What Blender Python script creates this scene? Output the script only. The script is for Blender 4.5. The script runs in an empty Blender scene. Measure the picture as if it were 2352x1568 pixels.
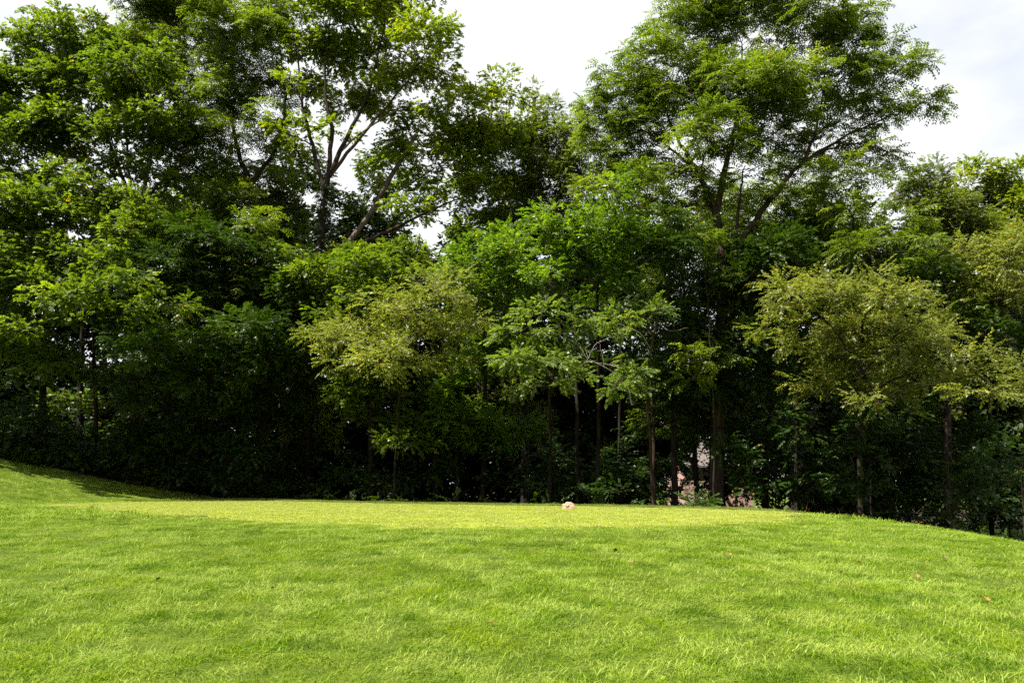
import bpy, math, random
import numpy as np
from mathutils import Matrix, Vector

# ------------------------------------------------------------------ camera, world, sun, exposure
S = bpy.context.scene
COL = S.collection
F = 1846.0                      # focal length for a picture 2352 units wide
TH = math.atan(326 / F)         # camera pitch (up)
EYE = 1.65

cam_d = bpy.data.cameras.new("camera")
cam = bpy.data.objects.new("camera", cam_d)
COL.objects.link(cam)
cam.location = (0, 0, EYE)
cam.rotation_euler = (math.pi / 2 + TH, 0, 0)
cam_d.sensor_width = 36
cam_d.lens = 36 * F / 2352
cam_d.clip_end = 6000
S.camera = cam

TO_SUN = Vector((-0.48, -0.33, 1.0)).normalized()
SUN_EL = math.asin(TO_SUN.z)
SUN_AZ = math.atan2(TO_SUN.x, TO_SUN.y)
sun_d = bpy.data.lights.new("sun", "SUN")
sun_d.energy = 5.0
sun_d.angle = math.radians(0.5)
sun_d.color = (1.0, 0.95, 0.86)
sun = bpy.data.objects.new("sun", sun_d)
COL.objects.link(sun)
sun.location = (-40, -20, 60)
sun.rotation_euler = TO_SUN.to_track_quat("Z", "Y").to_euler()

S.view_settings.view_transform = "Standard"
S.view_settings.look = "None"
S.view_settings.exposure = 1.65
S.view_settings.gamma = 1.0
S.view_settings.use_curve_mapping = False
S.render.engine = "CYCLES"
S.cycles.max_bounces = 5
S.cycles.diffuse_bounces = 2
S.cycles.glossy_bounces = 1
S.cycles.transmission_bounces = 2
S.cycles.transparent_max_bounces = 4
S.cycles.caustics_reflective = False
S.cycles.caustics_refractive = False
S.cycles.use_denoising = False
S.cycles.use_adaptive_sampling = True
S.cycles.adaptive_threshold = 0.02


def world():
    w = bpy.data.worlds.new("World")
    S.world = w
    w.use_nodes = True
    nt = w.node_tree
    nt.nodes.clear()
    N, L = nt.nodes.new, nt.links.new
    out = N("ShaderNodeOutputWorld")
    bg = N("ShaderNodeBackground")
    bg.inputs["Strength"].default_value = 0.062
    sky = N("ShaderNodeTexSky")
    sky.sky_type = "NISHITA"
    sky.sun_disc = False
    sky.sun_elevation = SUN_EL
    sky.sun_rotation = SUN_AZ
    tc = N("ShaderNodeTexCoord")
    mp = N("ShaderNodeMapping")
    mp.inputs["Scale"].default_value = (1.0, 1.0, 2.2)
    mp.inputs["Location"].default_value = (0.55, 0.0, 0.0)
    nz = N("ShaderNodeTexNoise")
    nz.inputs["Scale"].default_value = 2.4
    nz.inputs["Detail"].default_value = 6.0
    nz.inputs["Roughness"].default_value = 0.55
    rp = N("ShaderNodeValToRGB")
    rp.color_ramp.elements[0].position = 0.30
    rp.color_ramp.elements[0].color = (0.58, 0.58, 0.58, 1)
    rp.color_ramp.elements[1].position = 0.49
    mx = N("ShaderNodeMix")
    mx.data_type = "RGBA"
    mx.inputs["B"].default_value = (5.5, 5.6, 5.75, 1)
    L(tc.outputs["Generated"], mp.inputs["Vector"])
    L(mp.outputs["Vector"], nz.inputs["Vector"])
    L(nz.outputs["Fac"], rp.inputs["Fac"])
    L(rp.outputs["Color"], mx.inputs["Factor"])
    L(sky.outputs["Color"], mx.inputs["A"])
    L(mx.outputs["Result"], bg.inputs["Color"])
    L(bg.outputs["Background"], out.inputs["Surface"])


world()

# ------------------------------------------------------------------ helpers
rng = np.random.default_rng(7)
random.seed(7)


def P(u, v, Y):
    """World point that lies at distance Y on the sight line (u, v) of the survey picture."""
    a, b = (u - 1176) / F, (784 - v) / F
    c, s = math.cos(TH), math.sin(TH)
    d = (a, c - b * s, s + b * c)
    k = Y / d[1]
    return np.array((d[0] * k, Y, EYE + d[2] * k))


def ss(a, b, x):
    t = np.clip((x - a) / (b - a), 0, 1)
    return t * t * (3 - 2 * t)


_perm = np.random.default_rng(3).random((256, 256))


def vnoise(x, y):
    x = np.asarray(x, float); y = np.asarray(y, float)
    xi = np.floor(x).astype(int); yi = np.floor(y).astype(int)
    fx = x - xi; fy = y - yi
    fx = fx * fx * (3 - 2 * fx); fy = fy * fy * (3 - 2 * fy)
    g = lambda i, j: _perm[i % 256, j % 256]
    return (g(xi, yi) * (1 - fx) + g(xi + 1, yi) * fx) * (1 - fy) + (g(xi, yi + 1) * (1 - fx) + g(xi + 1, yi + 1) * fx) * fy


def fnoise(x, y, o=3):
    s, a, t = 0, 1.0, 0
    for k in range(o):
        s = s + a * vnoise(x * 2 ** k + 17.3 * k, y * 2 ** k + 9.1 * k); t += a; a *= 0.5
    return s / t


NEAR = np.array([(-40, 38), (-19.1, 31.6), (-10.6, 21.9), (-5.6, 16.9), (-1, 14.6), (2.6, 15), (4.6, 16.2), (6.6, 18.5), (8.2, 21.5), (9.5, 26)])
BACK = np.array([(-40, 43), (-15.3, 43), (-6.9, 33.8), (.4, 29.6), (3.4, 28.4), (5.9, 25.8), (7.5, 24.2), (8.5, 22.8), (40, 10)])


def near_edge(x):
    return np.interp(x, NEAR[:, 0], NEAR[:, 1])


def back_edge(x):
    return np.interp(x, BACK[:, 0], BACK[:, 1])


def bank_foot(y):
    return -18.3 + (y - 31) * .27


def gz(x, y):
    x = np.asarray(x, float); y = np.asarray(y, float)
    ynr = np.minimum(near_edge(x), 17) + np.maximum(0, -x - 6) * .35
    t = np.clip((y - 1.0) / (ynr - 1.0), 0, 1)
    z = .88 * np.clip(t * (1.25 - .25 * t * t), 0, 1)
    dx = np.clip(x - 7.2, 0, None)
    z = z - np.where(y > 0, ss(0, 14, y), 0) * (.072 * dx ** 2 / (1 + .09 * dx))
    db = np.clip(y - back_edge(x) - 1.2, 0, None)
    z = z - 1.9 * (1 - np.exp(-(db / 6.) ** 1.6)) * ss(-17, -9, x)
    d = np.clip(bank_foot(y) - x, 0, None) * ss(22, 32, y)
    z = z + 3.2 * (1 - np.exp(-(d / 9.) ** 1.5))
    far = ss(90, 160, np.hypot(x, y - 20))
    z = np.maximum(z, -2.2)
    z = z * (1 - far) + (-.9) * far
    rough = 1 - tee_mask(x, y)
    z = z + rough * (1 - far) * ((fnoise(x * .9, y * .9, 3) - .5) * .035)
    return z


def tee_mask(x, y):
    w_ = (fnoise(x * 2.3, y * 2.3 + 60, 3) - .5) * 2.6
    m = ss(-.6, .6, y + w_ - near_edge(x)) * ss(-.3, .3, back_edge(x) - .4 - y) * ss(-.4, .4, x - bank_foot(y) - .6)
    return m


def ground_at(u, v):
    for Y in np.arange(3.5, 60, .02):
        p = P(u, v, Y)
        if p[2] <= gz(p[0], p[1]):
            return p
    return p


def mesh_obj(name, verts, faces, mat, parent=None, loc=None, smooth=False, attr=None):
    """faces: (n,k) array or list of tuples"""
    me = bpy.data.meshes.new(name)
    verts = np.asarray(verts, np.float32)
    if loc is not None:
        verts = verts - np.asarray(loc, np.float32)
    if isinstance(faces, np.ndarray):
        n, k = faces.shape
        me.vertices.add(len(verts)); me.loops.add(n * k); me.polygons.add(n)
        me.vertices.foreach_set("co", verts.ravel())
        me.loops.foreach_set("vertex_index", faces.astype(np.int32).ravel())
        me.polygons.foreach_set("loop_start", np.arange(0, n * k, k, dtype=np.int32))
        me.polygons.foreach_set("loop_total", np.full(n, k, np.int32))
        me.update(calc_edges=True)
    else:
        me.from_pydata([tuple(map(float, v)) for v in verts], [], [tuple(f) for f in faces])
        me.update()
    if smooth:
        me.polygons.foreach_set("use_smooth", np.ones(len(me.polygons), bool))
    if attr is not None:
        for an, (dom, vals) in attr.items():
            a = me.attributes.new(an, "FLOAT", dom)
            a.data.foreach_set("value", np.asarray(vals, np.float32))
    me.materials.append(mat)
    o = bpy.data.objects.new(name, me)
    COL.objects.link(o)
    if parent is not None:
        o.parent = parent
    elif loc is not None:
        o.location = loc
    return o


def thing(name, label, cat, loc, group=None):
    o = bpy.data.objects.new(name, None)
    o.empty_display_size = .3
    COL.objects.link(o)
    o.location = loc
    o["label"] = label; o["category"] = cat
    if group:
        o["group"] = group
    return o


# ------------------------------------------------------------------ materials
def new_mat(name):
    m = bpy.data.materials.new(name)
    m.use_nodes = True
    nt = m.node_tree
    nt.nodes.clear()
    return m, nt, nt.nodes.new, nt.links.new


def ramp(N, stops):
    r = N("ShaderNodeValToRGB")
    e = r.color_ramp.elements
    while len(e) < len(stops):
        e.new(.5)
    for i, (p, c) in enumerate(stops):
        e[i].position = p
        e[i].color = (*c, 1)
    return r


def leaf_mat(name, dark, mid, light, trans, tfac=.48, spec=.22, rough=.42, odd=(.35, .16, .02), oddp=.9985):
    m, nt, N, L = new_mat(name)
    out = N("ShaderNodeOutputMaterial")
    at = N("ShaderNodeAttribute"); at.attribute_name = "tint"
    geo = N("ShaderNodeNewGeometry")
    ma = N("ShaderNodeMath"); ma.operation = "MULTIPLY_ADD"
    ma.inputs[1].default_value = .35
    L(geo.outputs["Random Per Island"], ma.inputs[0]); L(at.outputs["Fac"], ma.inputs[2])
    r = ramp(N, [(.1, dark), (.6, mid), (1.15 / 1.35, light)])
    mu = N("ShaderNodeMath"); mu.operation = "MULTIPLY"; mu.inputs[1].default_value = 1 / 1.2
    L(ma.outputs[0], mu.inputs[0]); L(mu.outputs[0], r.inputs["Fac"])
    gt = N("ShaderNodeMath"); gt.operation = "GREATER_THAN"; gt.inputs[1].default_value = oddp
    L(geo.outputs["Random Per Island"], gt.inputs[0])
    mx = N("ShaderNodeMix"); mx.data_type = "RGBA"; mx.inputs["B"].default_value = (*odd, 1)
    L(gt.outputs[0], mx.inputs["Factor"]); L(r.outputs["Color"], mx.inputs["A"])
    pr = N("ShaderNodeBsdfPrincipled")
    pr.inputs["Roughness"].default_value = rough
    pr.inputs["Specular IOR Level"].default_value = spec
    L(mx.outputs["Result"], pr.inputs["Base Color"])
    tr = N("ShaderNodeBsdfTranslucent")
    mt = N("ShaderNodeMix"); mt.data_type = "RGBA"; mt.blend_type = "MULTIPLY"; mt.inputs["Factor"].default_value = 1
    mt.inputs["B"].default_value = (*trans, 1)
    L(mx.outputs["Result"], mt.inputs["A"]); L(mt.outputs["Result"], tr.inputs["Color"])
    ms = N("ShaderNodeMixShader"); ms.inputs[0].default_value = tfac
    L(pr.outputs[0], ms.inputs[1]); L(tr.outputs[0], ms.inputs[2]); L(ms.outputs[0], out.inputs["Surface"])
    return m


TR = (2.0, 2.1, .7)
LM = {
    "maple": leaf_mat("maple_leaf", (.036, .062, .006), (.080, .118, .010), (.14, .178, .016), TR),
    "walnut": leaf_mat("walnut_leaf", (.040, .064, .007), (.086, .122, .012), (.15, .180, .02), TR),
    "dark": leaf_mat("dark_shade_leaf", (.011, .024, .003), (.024, .048, .004), (.048, .080, .008), TR, tfac=.34),  # leaf colour lowered to carry the understory's shade
    "yellow": leaf_mat("sycamore_leaf", (.065, .095, .006), (.125, .165, .009), (.20, .225, .014), TR, tfac=.48, oddp=.995),
    "elm": leaf_mat("elm_leaf", (.072, .088, .016), (.142, .160, .028), (.215, .222, .042), (1.7, 1.8, .8), spec=.3, rough=.42, oddp=.995),
    "dogwood": leaf_mat("dogwood_leaf", (.045, .070, .014), (.090, .130, .024), (.15, .19, .034), TR, spec=.3),
    "grey": leaf_mat("greyish_leaf", (.046, .066, .012), (.090, .115, .020), (.15, .16, .034), (1.7, 1.9, .7), tfac=.42, oddp=.996),
    "bright": leaf_mat("bright_leaf", (.035, .070, .006), (.075, .130, .010), (.14, .19, .016), TR, spec=.35, rough=.4),
    "shrub": leaf_mat("shrub_shade_leaf", (.010, .025, .004), (.022, .046, .006), (.042, .074, .009), TR, tfac=.36),  # shade at the foot of the wood is darkened into this colour
    "far": leaf_mat("far_shade_leaf", (.005, .011, .002), (.010, .020, .003), (.018, .032, .004), TR, tfac=.15, spec=.12),  # near black: the deep shade of the rear row is in the colour
    "ivy": leaf_mat("ivy_leaf", (.008, .020, .004), (.014, .032, .005), (.026, .050, .008), TR, tfac=.15),
}


def bark_mat(name, a, b, scale=6):
    m, nt, N, L = new_mat(name)
    out = N("ShaderNodeOutputMaterial")
    geo = N("ShaderNodeNewGeometry")
    mp = N("ShaderNodeMapping"); mp.inputs["Scale"].default_value = (1, 1, .22)
    nz = N("ShaderNodeTexNoise"); nz.inputs["Scale"].default_value = scale; nz.inputs["Detail"].default_value = 5
    r = ramp(N, [(.35, a), (.65, b)])
    pr = N("ShaderNodeBsdfPrincipled"); pr.inputs["Roughness"].default_value = .9
    pr.inputs["Specular IOR Level"].default_value = .15
    bp = N("ShaderNodeBump"); bp.inputs["Strength"].default_value = .8; bp.inputs["Distance"].default_value = .04
    L(geo.outputs["Position"], mp.inputs["Vector"]); L(mp.outputs[0], nz.inputs["Vector"])
    L(nz.outputs["Fac"], r.inputs["Fac"]); L(r.outputs["Color"], pr.inputs["Base Color"])
    L(nz.outputs["Fac"], bp.inputs["Height"]); L(bp.outputs[0], pr.inputs["Normal"])
    L(pr.outputs[0], out.inputs["Surface"])
    return m


BM = {
    "brown": bark_mat("brown_bark", (.022, .014, .009), (.055, .037, .024)),
    "dark": bark_mat("dark_bark", (.010, .007, .005), (.028, .020, .014)),  # dark bark, lowered further to put shade into the low trunks
    "pale": bark_mat("pale_bark", (.048, .036, .026), (.12, .095, .070)),
    "dead": bark_mat("dead_bark", (.17, .15, .125), (.30, .26, .22)),
}


def grass_mat(name, cols, straw, tfac=.4, patch=1.0, fine=.25):
    m, nt, N, L = new_mat(name)
    out = N("ShaderNodeOutputMaterial")
    geo = N("ShaderNodeNewGeometry")
    n1 = N("ShaderNodeTexNoise"); n1.inputs["Scale"].default_value = 1.5 * patch; n1.inputs["Detail"].default_value = 4; n1.inputs["Roughness"].default_value = .65
    n2 = N("ShaderNodeTexNoise"); n2.inputs["Scale"].default_value = 2.1 * patch; n2.inputs["Detail"].default_value = 5; n2.inputs["Roughness"].default_value = .7
    L(geo.outputs["Position"], n1.inputs["Vector"]); L(geo.outputs["Position"], n2.inputs["Vector"])
    ma = N("ShaderNodeMath"); ma.operation = "MULTIPLY_ADD"; ma.inputs[1].default_value = .30
    L(geo.outputs["Random Per Island"], ma.inputs[0]); L(n1.outputs["Fac"], ma.inputs[2])
    n3 = N("ShaderNodeTexNoise"); n3.inputs["Scale"].default_value = 9.0; n3.inputs["Detail"].default_value = 3
    L(geo.outputs["Position"], n3.inputs["Vector"])
    m3 = N("ShaderNodeMath"); m3.operation = "MULTIPLY_ADD"; m3.inputs[1].default_value = fine
    L(n3.outputs["Fac"], m3.inputs[0]); L(ma.outputs[0], m3.inputs[2])
    sb = N("ShaderNodeMath"); sb.operation = "SUBTRACT"; sb.inputs[1].default_value = .15 + fine / 2
    L(m3.outputs[0], sb.inputs[0])
    r = ramp(N, [(.30, cols[0]), (.50, cols[1]), (.72, cols[2])])
    L(sb.outputs[0], r.inputs["Fac"])
    rs = ramp(N, [(.54, (0, 0, 0)), (.72, (1, 1, 1))])
    ma2 = N("ShaderNodeMath"); ma2.operation = "MULTIPLY_ADD"; ma2.inputs[1].default_value = .22
    wn = N("ShaderNodeTexWhiteNoise"); wn.noise_dimensions = "1D"
    L(geo.outputs["Random Per Island"], wn.inputs["W"])
    L(wn.outputs["Value"], ma2.inputs[0]); L(n2.outputs["Fac"], ma2.inputs[2]); L(ma2.outputs[0], rs.inputs["Fac"])
    mx = N("ShaderNodeMix"); mx.data_type = "RGBA"; mx.inputs["B"].default_value = (*straw, 1)
    L(rs.outputs["Color"], mx.inputs["Factor"]); L(r.outputs["Color"], mx.inputs["A"])
    pr = N("ShaderNodeBsdfPrincipled"); pr.inputs["Roughness"].default_value = .5; pr.inputs["Specular IOR Level"].default_value = .12
    tr = N("ShaderNodeBsdfTranslucent")
    L(mx.outputs["Result"], pr.inputs["Base Color"]); L(mx.outputs["Result"], tr.inputs["Color"])
    ms = N("ShaderNodeMixShader"); ms.inputs[0].default_value = tfac
    L(pr.outputs[0], ms.inputs[1]); L(tr.outputs[0], ms.inputs[2]); L(ms.outputs[0], out.inputs["Surface"])
    return m


GM_ROUGH = grass_mat("rough_grass_blade", [(.050, .108, .003), (.108, .198, .004), (.188, .266, .006)], (.27, .35, .055))
GM_TEE = grass_mat("mown_grass_blade", [(.145, .195, .007), (.225, .275, .014), (.30, .335, .03)], (.44, .46, .15), patch=2.6, fine=.42)
GM_FRINGE = grass_mat("fringe_grass_blade", [(.06, .11, .008), (.11, .17, .012), (.17, .22, .018)], (.24, .26, .07))


def ground_mat():
    m, nt, N, L = new_mat("soil_and_turf")
    out = N("ShaderNodeOutputMaterial")
    geo = N("ShaderNodeNewGeometry")
    nz = N("ShaderNodeTexNoise"); nz.inputs["Scale"].default_value = 3; nz.inputs["Detail"].default_value = 6
    L(geo.outputs["Position"], nz.inputs["Vector"])
    turf = ramp(N, [(.35, (.035, .055, .004)), (.65, (.06, .085, .006))])
    tee = ramp(N, [(.35, (.11, .15, .005)), (.65, (.19, .22, .012))])
    soil = ramp(N, [(.35, (.018, .013, .008)), (.65, (.04, .030, .018))])
    for r in (turf, tee, soil):
        L(nz.outputs["Fac"], r.inputs["Fac"])
    a1 = N("ShaderNodeAttribute"); a1.attribute_name = "tee"
    a2 = N("ShaderNodeAttribute"); a2.attribute_name = "wood"
    m1 = N("ShaderNodeMix"); m1.data_type = "RGBA"; m2 = N("ShaderNodeMix"); m2.data_type = "RGBA"
    L(a1.outputs["Fac"], m1.inputs["Factor"]); L(turf.outputs[0], m1.inputs["A"]); L(tee.outputs[0], m1.inputs["B"])
    L(a2.outputs["Fac"], m2.inputs["Factor"]); L(m1.outputs["Result"], m2.inputs["A"]); L(soil.outputs[0], m2.inputs["B"])
    pr = N("ShaderNodeBsdfPrincipled"); pr.inputs["Roughness"].default_value = .95; pr.inputs["Specular IOR Level"].default_value = .1
    L(m2.outputs["Result"], pr.inputs["Base Color"]); L(pr.outputs[0], out.inputs["Surface"])
    return m


# ------------------------------------------------------------------ ground
def wood_edge(x):
    """distance at which the lawn ends and the wood floor begins"""
    return np.interp(x, [-60, -26, -20, -16.5, -14, -7, 0, 4, 8, 40], [36, 38.2, 40, 42.6, 42.5, 36.5, 33, 31.5, 28, 28])


def axis(lo, hi, step, far_lo, far_hi):
    mid = np.arange(lo, hi + step / 2, step)
    g = lambda d, n: d * (np.geomspace(1, 1 + 1, 2)[1:] if n == 0 else 1)
    out, s, p = [], step, hi
    while p < far_hi:
        s *= 1.35; p += s; out.append(p)
    lo_l, s, p = [], step, lo
    while p > far_lo:
        s *= 1.35; p -= s; lo_l.append(p)
    return np.concatenate([lo_l[::-1], mid, out])


def build_ground():
    xs = axis(-34, 26, .25, -1800, 1800)
    ys = axis(0, 48, .25, -400, 2500)
    X, Yg = np.meshgrid(xs, ys)
    Z = gz(X, Yg)
    V = np.stack([X.ravel(), Yg.ravel(), Z.ravel()], 1)
    ny, nx = X.shape
    idx = np.arange(nx * ny).reshape(ny, nx)
    Fc = np.stack([idx[:-1, :-1].ravel(), idx[:-1, 1:].ravel(), idx[1:, 1:].ravel(), idx[1:, :-1].ravel()], 1)
    tee = tee_mask(X, Yg).ravel()
    wood = (ss(-.5, .8, Yg - wood_edge(X)) * (1 - ss(110, 125, Yg))).ravel()
    o = mesh_obj("ground", V, Fc, ground_mat(), smooth=True, attr={"tee": ("POINT", tee), "wood": ("POINT", wood)})
    o["kind"] = "structure"; o["label"] = "grass covered mound with a levelled top and wood floor behind"


build_ground()


# ------------------------------------------------------------------ grass (instanced tufts)
def blade_patch(name, radius, n, h0, h1, w, mat, lean=.5, seed=0, curl=.6, long_=0):
    r = np.random.default_rng(seed)
    a = r.random(n) * 2 * np.pi; rad = radius * np.sqrt(r.random(n))
    bx, by = rad * np.cos(a), rad * np.sin(a)
    h = h0 + (h1 - h0) * r.random(n) ** 1.6
    yaw = r.random(n) * 2 * np.pi
    side = np.stack([np.cos(yaw), np.sin(yaw), 0 * yaw], 1)
    ld = r.normal(0, .55, n)
    lx = lean * np.abs(r.normal(.9, .5, n)) * np.cos(ld) + r.normal(0, .25, n)
    ly = lean * np.sin(ld) + r.normal(0, .25, n)
    wv = w * (.6 + .8 * r.random(n))
    if long_:
        k = np.arange(n) < n * long_
        h[k] = h1 * (1.0 + .9 * r.random(k.sum())); wv[k] = w * (1.2 + .9 * r.random(k.sum())); lx[k] *= 1.35
    base = np.stack([bx, by, np.full(n, -.015)], 1)
    m1 = base + np.stack([lx * h * .35, ly * h * .35, h * .62], 1)
    m2 = base + np.stack([lx * h * (.35 + curl), ly * h * (.35 + curl), h * (1.0 - .25 * np.abs(lx))], 1)
    V = np.stack([base - side * wv[:, None] / 2, base + side * wv[:, None] / 2,
                  m1 + side * wv[:, None] * .42, m1 - side * wv[:, None] * .42, m2], 1).reshape(-1, 3)
    i = np.arange(n)[:, None] * 5
    faces = [tuple(q) for q in (i + np.array([0, 1, 2, 3]))] + [tuple(q) for q in (i + np.array([3, 2, 4]))]
    me = bpy.data.meshes.new(name)
    me.from_pydata([tuple(v) for v in V.tolist()], [], [tuple(int(k) for k in f) for f in faces])
    me.materials.append(mat)
    return bpy.data.objects.new(name, me)        # source only: never linked to the scene


def grass_object(name, label, pts, yaw, scl, zscl, patches, mat):
    n = len(pts)
    e = .15
    nx = -(gz(pts[:, 0] + e, pts[:, 1]) - gz(pts[:, 0] - e, pts[:, 1])) / (2 * e)
    ny = -(gz(pts[:, 0], pts[:, 1] + e) - gz(pts[:, 0], pts[:, 1] - e)) / (2 * e)
    rot = np.zeros((n, 3), np.float32)
    for i in range(n):
        nrm = Vector((nx[i], ny[i], 1)).normalized()
        q = Vector((0, 0, 1)).rotation_difference(nrm)
        M = q.to_matrix() @ Matrix.Rotation(yaw[i], 3, "Z")
        rot[i] = M.to_euler()
    me = bpy.data.meshes.new(name)
    me.vertices.add(n)
    me.vertices.foreach_set("co", pts.astype(np.float32).ravel())
    a = me.attributes.new("rot", "FLOAT_VECTOR", "POINT"); a.data.foreach_set("vector", rot.ravel())
    sv = np.stack([scl, scl, zscl], 1).astype(np.float32)
    a = me.attributes.new("scl", "FLOAT_VECTOR", "POINT"); a.data.foreach_set("vector", sv.ravel())
    a = me.attributes.new("pick", "INT", "POINT"); a.data.foreach_set("value", rng.integers(0, len(patches), n).astype(np.int32))
    me.materials.append(mat)
    o = bpy.data.objects.new(name, me)
    COL.objects.link(o)
    ng = bpy.data.node_groups.new(name, "GeometryNodeTree")
    ng.interface.new_socket("Geometry", in_out="INPUT", socket_type="NodeSocketGeometry")
    ng.interface.new_socket("Geometry", in_out="OUTPUT", socket_type="NodeSocketGeometry")
    N, L = ng.nodes.new, ng.links.new
    gi, go = N("NodeGroupInput"), N("NodeGroupOutput")
    ip = N("GeometryNodeInstanceOnPoints")
    jn = N("GeometryNodeJoinGeometry")
    for p in reversed(patches):
        oi = N("GeometryNodeObjectInfo"); oi.inputs["Object"].default_value = p
        g2 = N("GeometryNodeGeometryToInstance")
        L(oi.outputs["Geometry"], g2.inputs[0]); L(g2.outputs[0], jn.inputs[0])
    def na(nm, ty):
        k = N("GeometryNodeInputNamedAttribute"); k.data_type = ty; k.inputs["Name"].default_value = nm
        return k.outputs["Attribute"]
    L(gi.outputs[0], ip.inputs["Points"]); L(jn.outputs[0], ip.inputs["Instance"])
    ip.inputs["Pick Instance"].default_value = True
    L(na("pick", "INT"), ip.inputs["Instance Index"])
    L(na("rot", "FLOAT_VECTOR"), ip.inputs["Rotation"])
    L(na("scl", "FLOAT_VECTOR"), ip.inputs["Scale"])
    L(ip.outputs[0], go.inputs[0])
    md = o.modifiers.new("tufts", "NODES"); md.node_group = ng
    o["kind"] = "stuff"; o["label"] = label
    return o


def in_view(x, y, m=1.2):
    return np.abs(x) < .70 * y + m


def scatter(density, y0, y1):
    """random ground points inside the viewed wedge"""
    area = 0; out = []
    n = int(density * 2 * (.70 * y1 + 1.2) * (y1 - y0))
    x = (rng.random(n) * 2 - 1) * (.70 * y1 + 1.2); y = y0 + (y1 - y0) * rng.random(n)
    k = in_view(x, y)
    return x[k], y[k]


def build_grass():
    rough = [blade_patch("grass_tuft_source", .24, 300, .024, .060, .0045, GM_ROUGH, .75, k, long_=.03) for k in range(5)]
    rough_far = [blade_patch("grass_tuft_source", .36, 240, .04, .085, .010, GM_ROUGH, .7, 20 + k, long_=.05) for k in range(4)]
    tee = [blade_patch("grass_tuft_source", .40, 300, .014, .036, .012, GM_TEE, .6, 40 + k) for k in range(4)]
    fringe = [blade_patch("grass_tuft_source", .36, 260, .03, .075, .010, GM_FRINGE, .5, 60 + k) for k in range(4)]
    parts = []
    for y0, y1, d, kind in ((4.5, 9, 34, 0), (9, 13, 26, 0), (13, 18, 20, 0), (18, 26, 11, 1), (26, 45, 9, 1)):
        x, y = scatter(d, y0, y1)
        t = tee_mask(x, y)
        keep = (t < .25 + .5 * rng.random(len(x))) & (y < wood_edge(x) + .6) & ((y < near_edge(x) + .5) | (x < bank_foot(y) + 1.2) | (x > 8.0))
        parts.append((x[keep], y[keep], kind))
    for kind, src, nm, lb in ((0, rough, "rough_grass", "long tousled grass on the near face of the mound"),
                              (1, rough_far, "bank_grass", "unmown grass on the far left bank and shoulders of the mound")):
        x = np.concatenate([p[0] for p in parts if p[2] == kind]); y = np.concatenate([p[1] for p in parts if p[2] == kind])
        z = gz(x, y)
        f = fnoise(x * .55 + 5, y * .55, 3)
        yaw = (fnoise(x * .6, y * .6 + 40, 3) - .5) * 7 + rng.normal(0, 1.6, len(x))
        g = fnoise(x * 2.2 + 31, y * 2.2, 3)
        zs = (.55 + .45 * g) * (.85 + .3 * rng.random(len(x))) * (1 - .45 * ss(-1.6, .3, y - near_edge(x)) * (x < 8))
        sc = .9 + .3 * rng.random(len(x))
        grass_object(nm, lb, np.stack([x, y, z], 1), yaw, sc, zs, src, GM_ROUGH)
    # mown tee
    x, y = scatter(11, 13.5, 44)
    k = tee_mask(x, y) > .25 + .5 * rng.random(len(x))
    x, y = x[k], y[k]
    grass_object("mown_grass", "short sunlit yellow green turf on the flat top of the mound", np.stack([x, y, gz(x, y)], 1),
                 rng.random(len(x)) * 6.28, .9 + .3 * rng.random(len(x)), .6 + .7 * rng.random(len(x)), tee, GM_TEE)
    # fringe behind the tee
    x, y = scatter(14, 18, 44)
    k = (tee_mask(x, y) < .5) & (y > near_edge(x) + .3) & (x > bank_foot(y) + .9) & (y < wood_edge(x) + 1.5) & (x < 9.5)
    x, y = x[k], y[k]
    grass_object("fringe_grass", "strip of longer darker grass along the far edge of the mound top", np.stack([x, y, gz(x, y)], 1),
                 rng.random(len(x)) * 6.28, .9 + .3 * rng.random(len(x)), .5 + .9 * rng.random(len(x)), fringe, GM_FRINGE)


build_grass()


# ------------------------------------------------------------------ trees
class Tubes:
    def __init__(self):
        self.v, self.f, self.n = [], [], 0

    def add(self, pts, rad, sides=6):
        pts = np.asarray(pts, float); rad = np.asarray(rad, float)
        t = np.gradient(pts, axis=0)
        t /= np.linalg.norm(t, axis=1)[:, None] + 1e-9
        ref = np.array((0.31, 0.95, 0.05))
        a = np.cross(t, ref); a /= np.linalg.norm(a, axis=1)[:, None] + 1e-9
        b = np.cross(t, a)
        ang = np.arange(sides) * 2 * np.pi / sides
        ring = pts[:, None, :] + rad[:, None, None] * (np.cos(ang)[None, :, None] * a[:, None, :] + np.sin(ang)[None, :, None] * b[:, None, :])
        m = len(pts)
        V = ring.reshape(-1, 3)
        i = np.arange(m - 1)[:, None] * sides; j = np.arange(sides)[None, :]; j2 = (j + 1) % sides
        Fc = np.stack([i + j, i + j2, i + sides + j2, i + sides + j], 2).reshape(-1, 4) + self.n
        self.v.append(V); self.f.append(Fc); self.n += len(V)

    def obj(self, name, mat, parent, loc):
        return mesh_obj(name, np.concatenate(self.v), np.concatenate(self.f), mat, parent, loc, smooth=True)


def smooth_path(pts, per=5, jit=0.0):
    p = np.asarray(pts, float)
    if len(p) < 2:
        return p
    q = np.vstack([2 * p[0] - p[1], p, 2 * p[-1] - p[-2]])
    out = []
    for i in range(1, len(q) - 2):
        for k in range(per):
            t = k / per
            out.append(.5 * ((2 * q[i]) + (-q[i - 1] + q[i + 1]) * t + (2 * q[i - 1] - 5 * q[i] + 4 * q[i + 1] - q[i + 2]) * t * t
                             + (-q[i - 1] + 3 * q[i] - 3 * q[i + 1] + q[i + 2]) * t ** 3))
    out.append(p[-1])
    out = np.array(out)
    if jit:
        out[1:-1] += rng.normal(0, jit, out[1:-1].shape)
    return out


def unit(a):
    return a / (np.linalg.norm(a, axis=-1, keepdims=True) + 1e-9)


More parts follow.
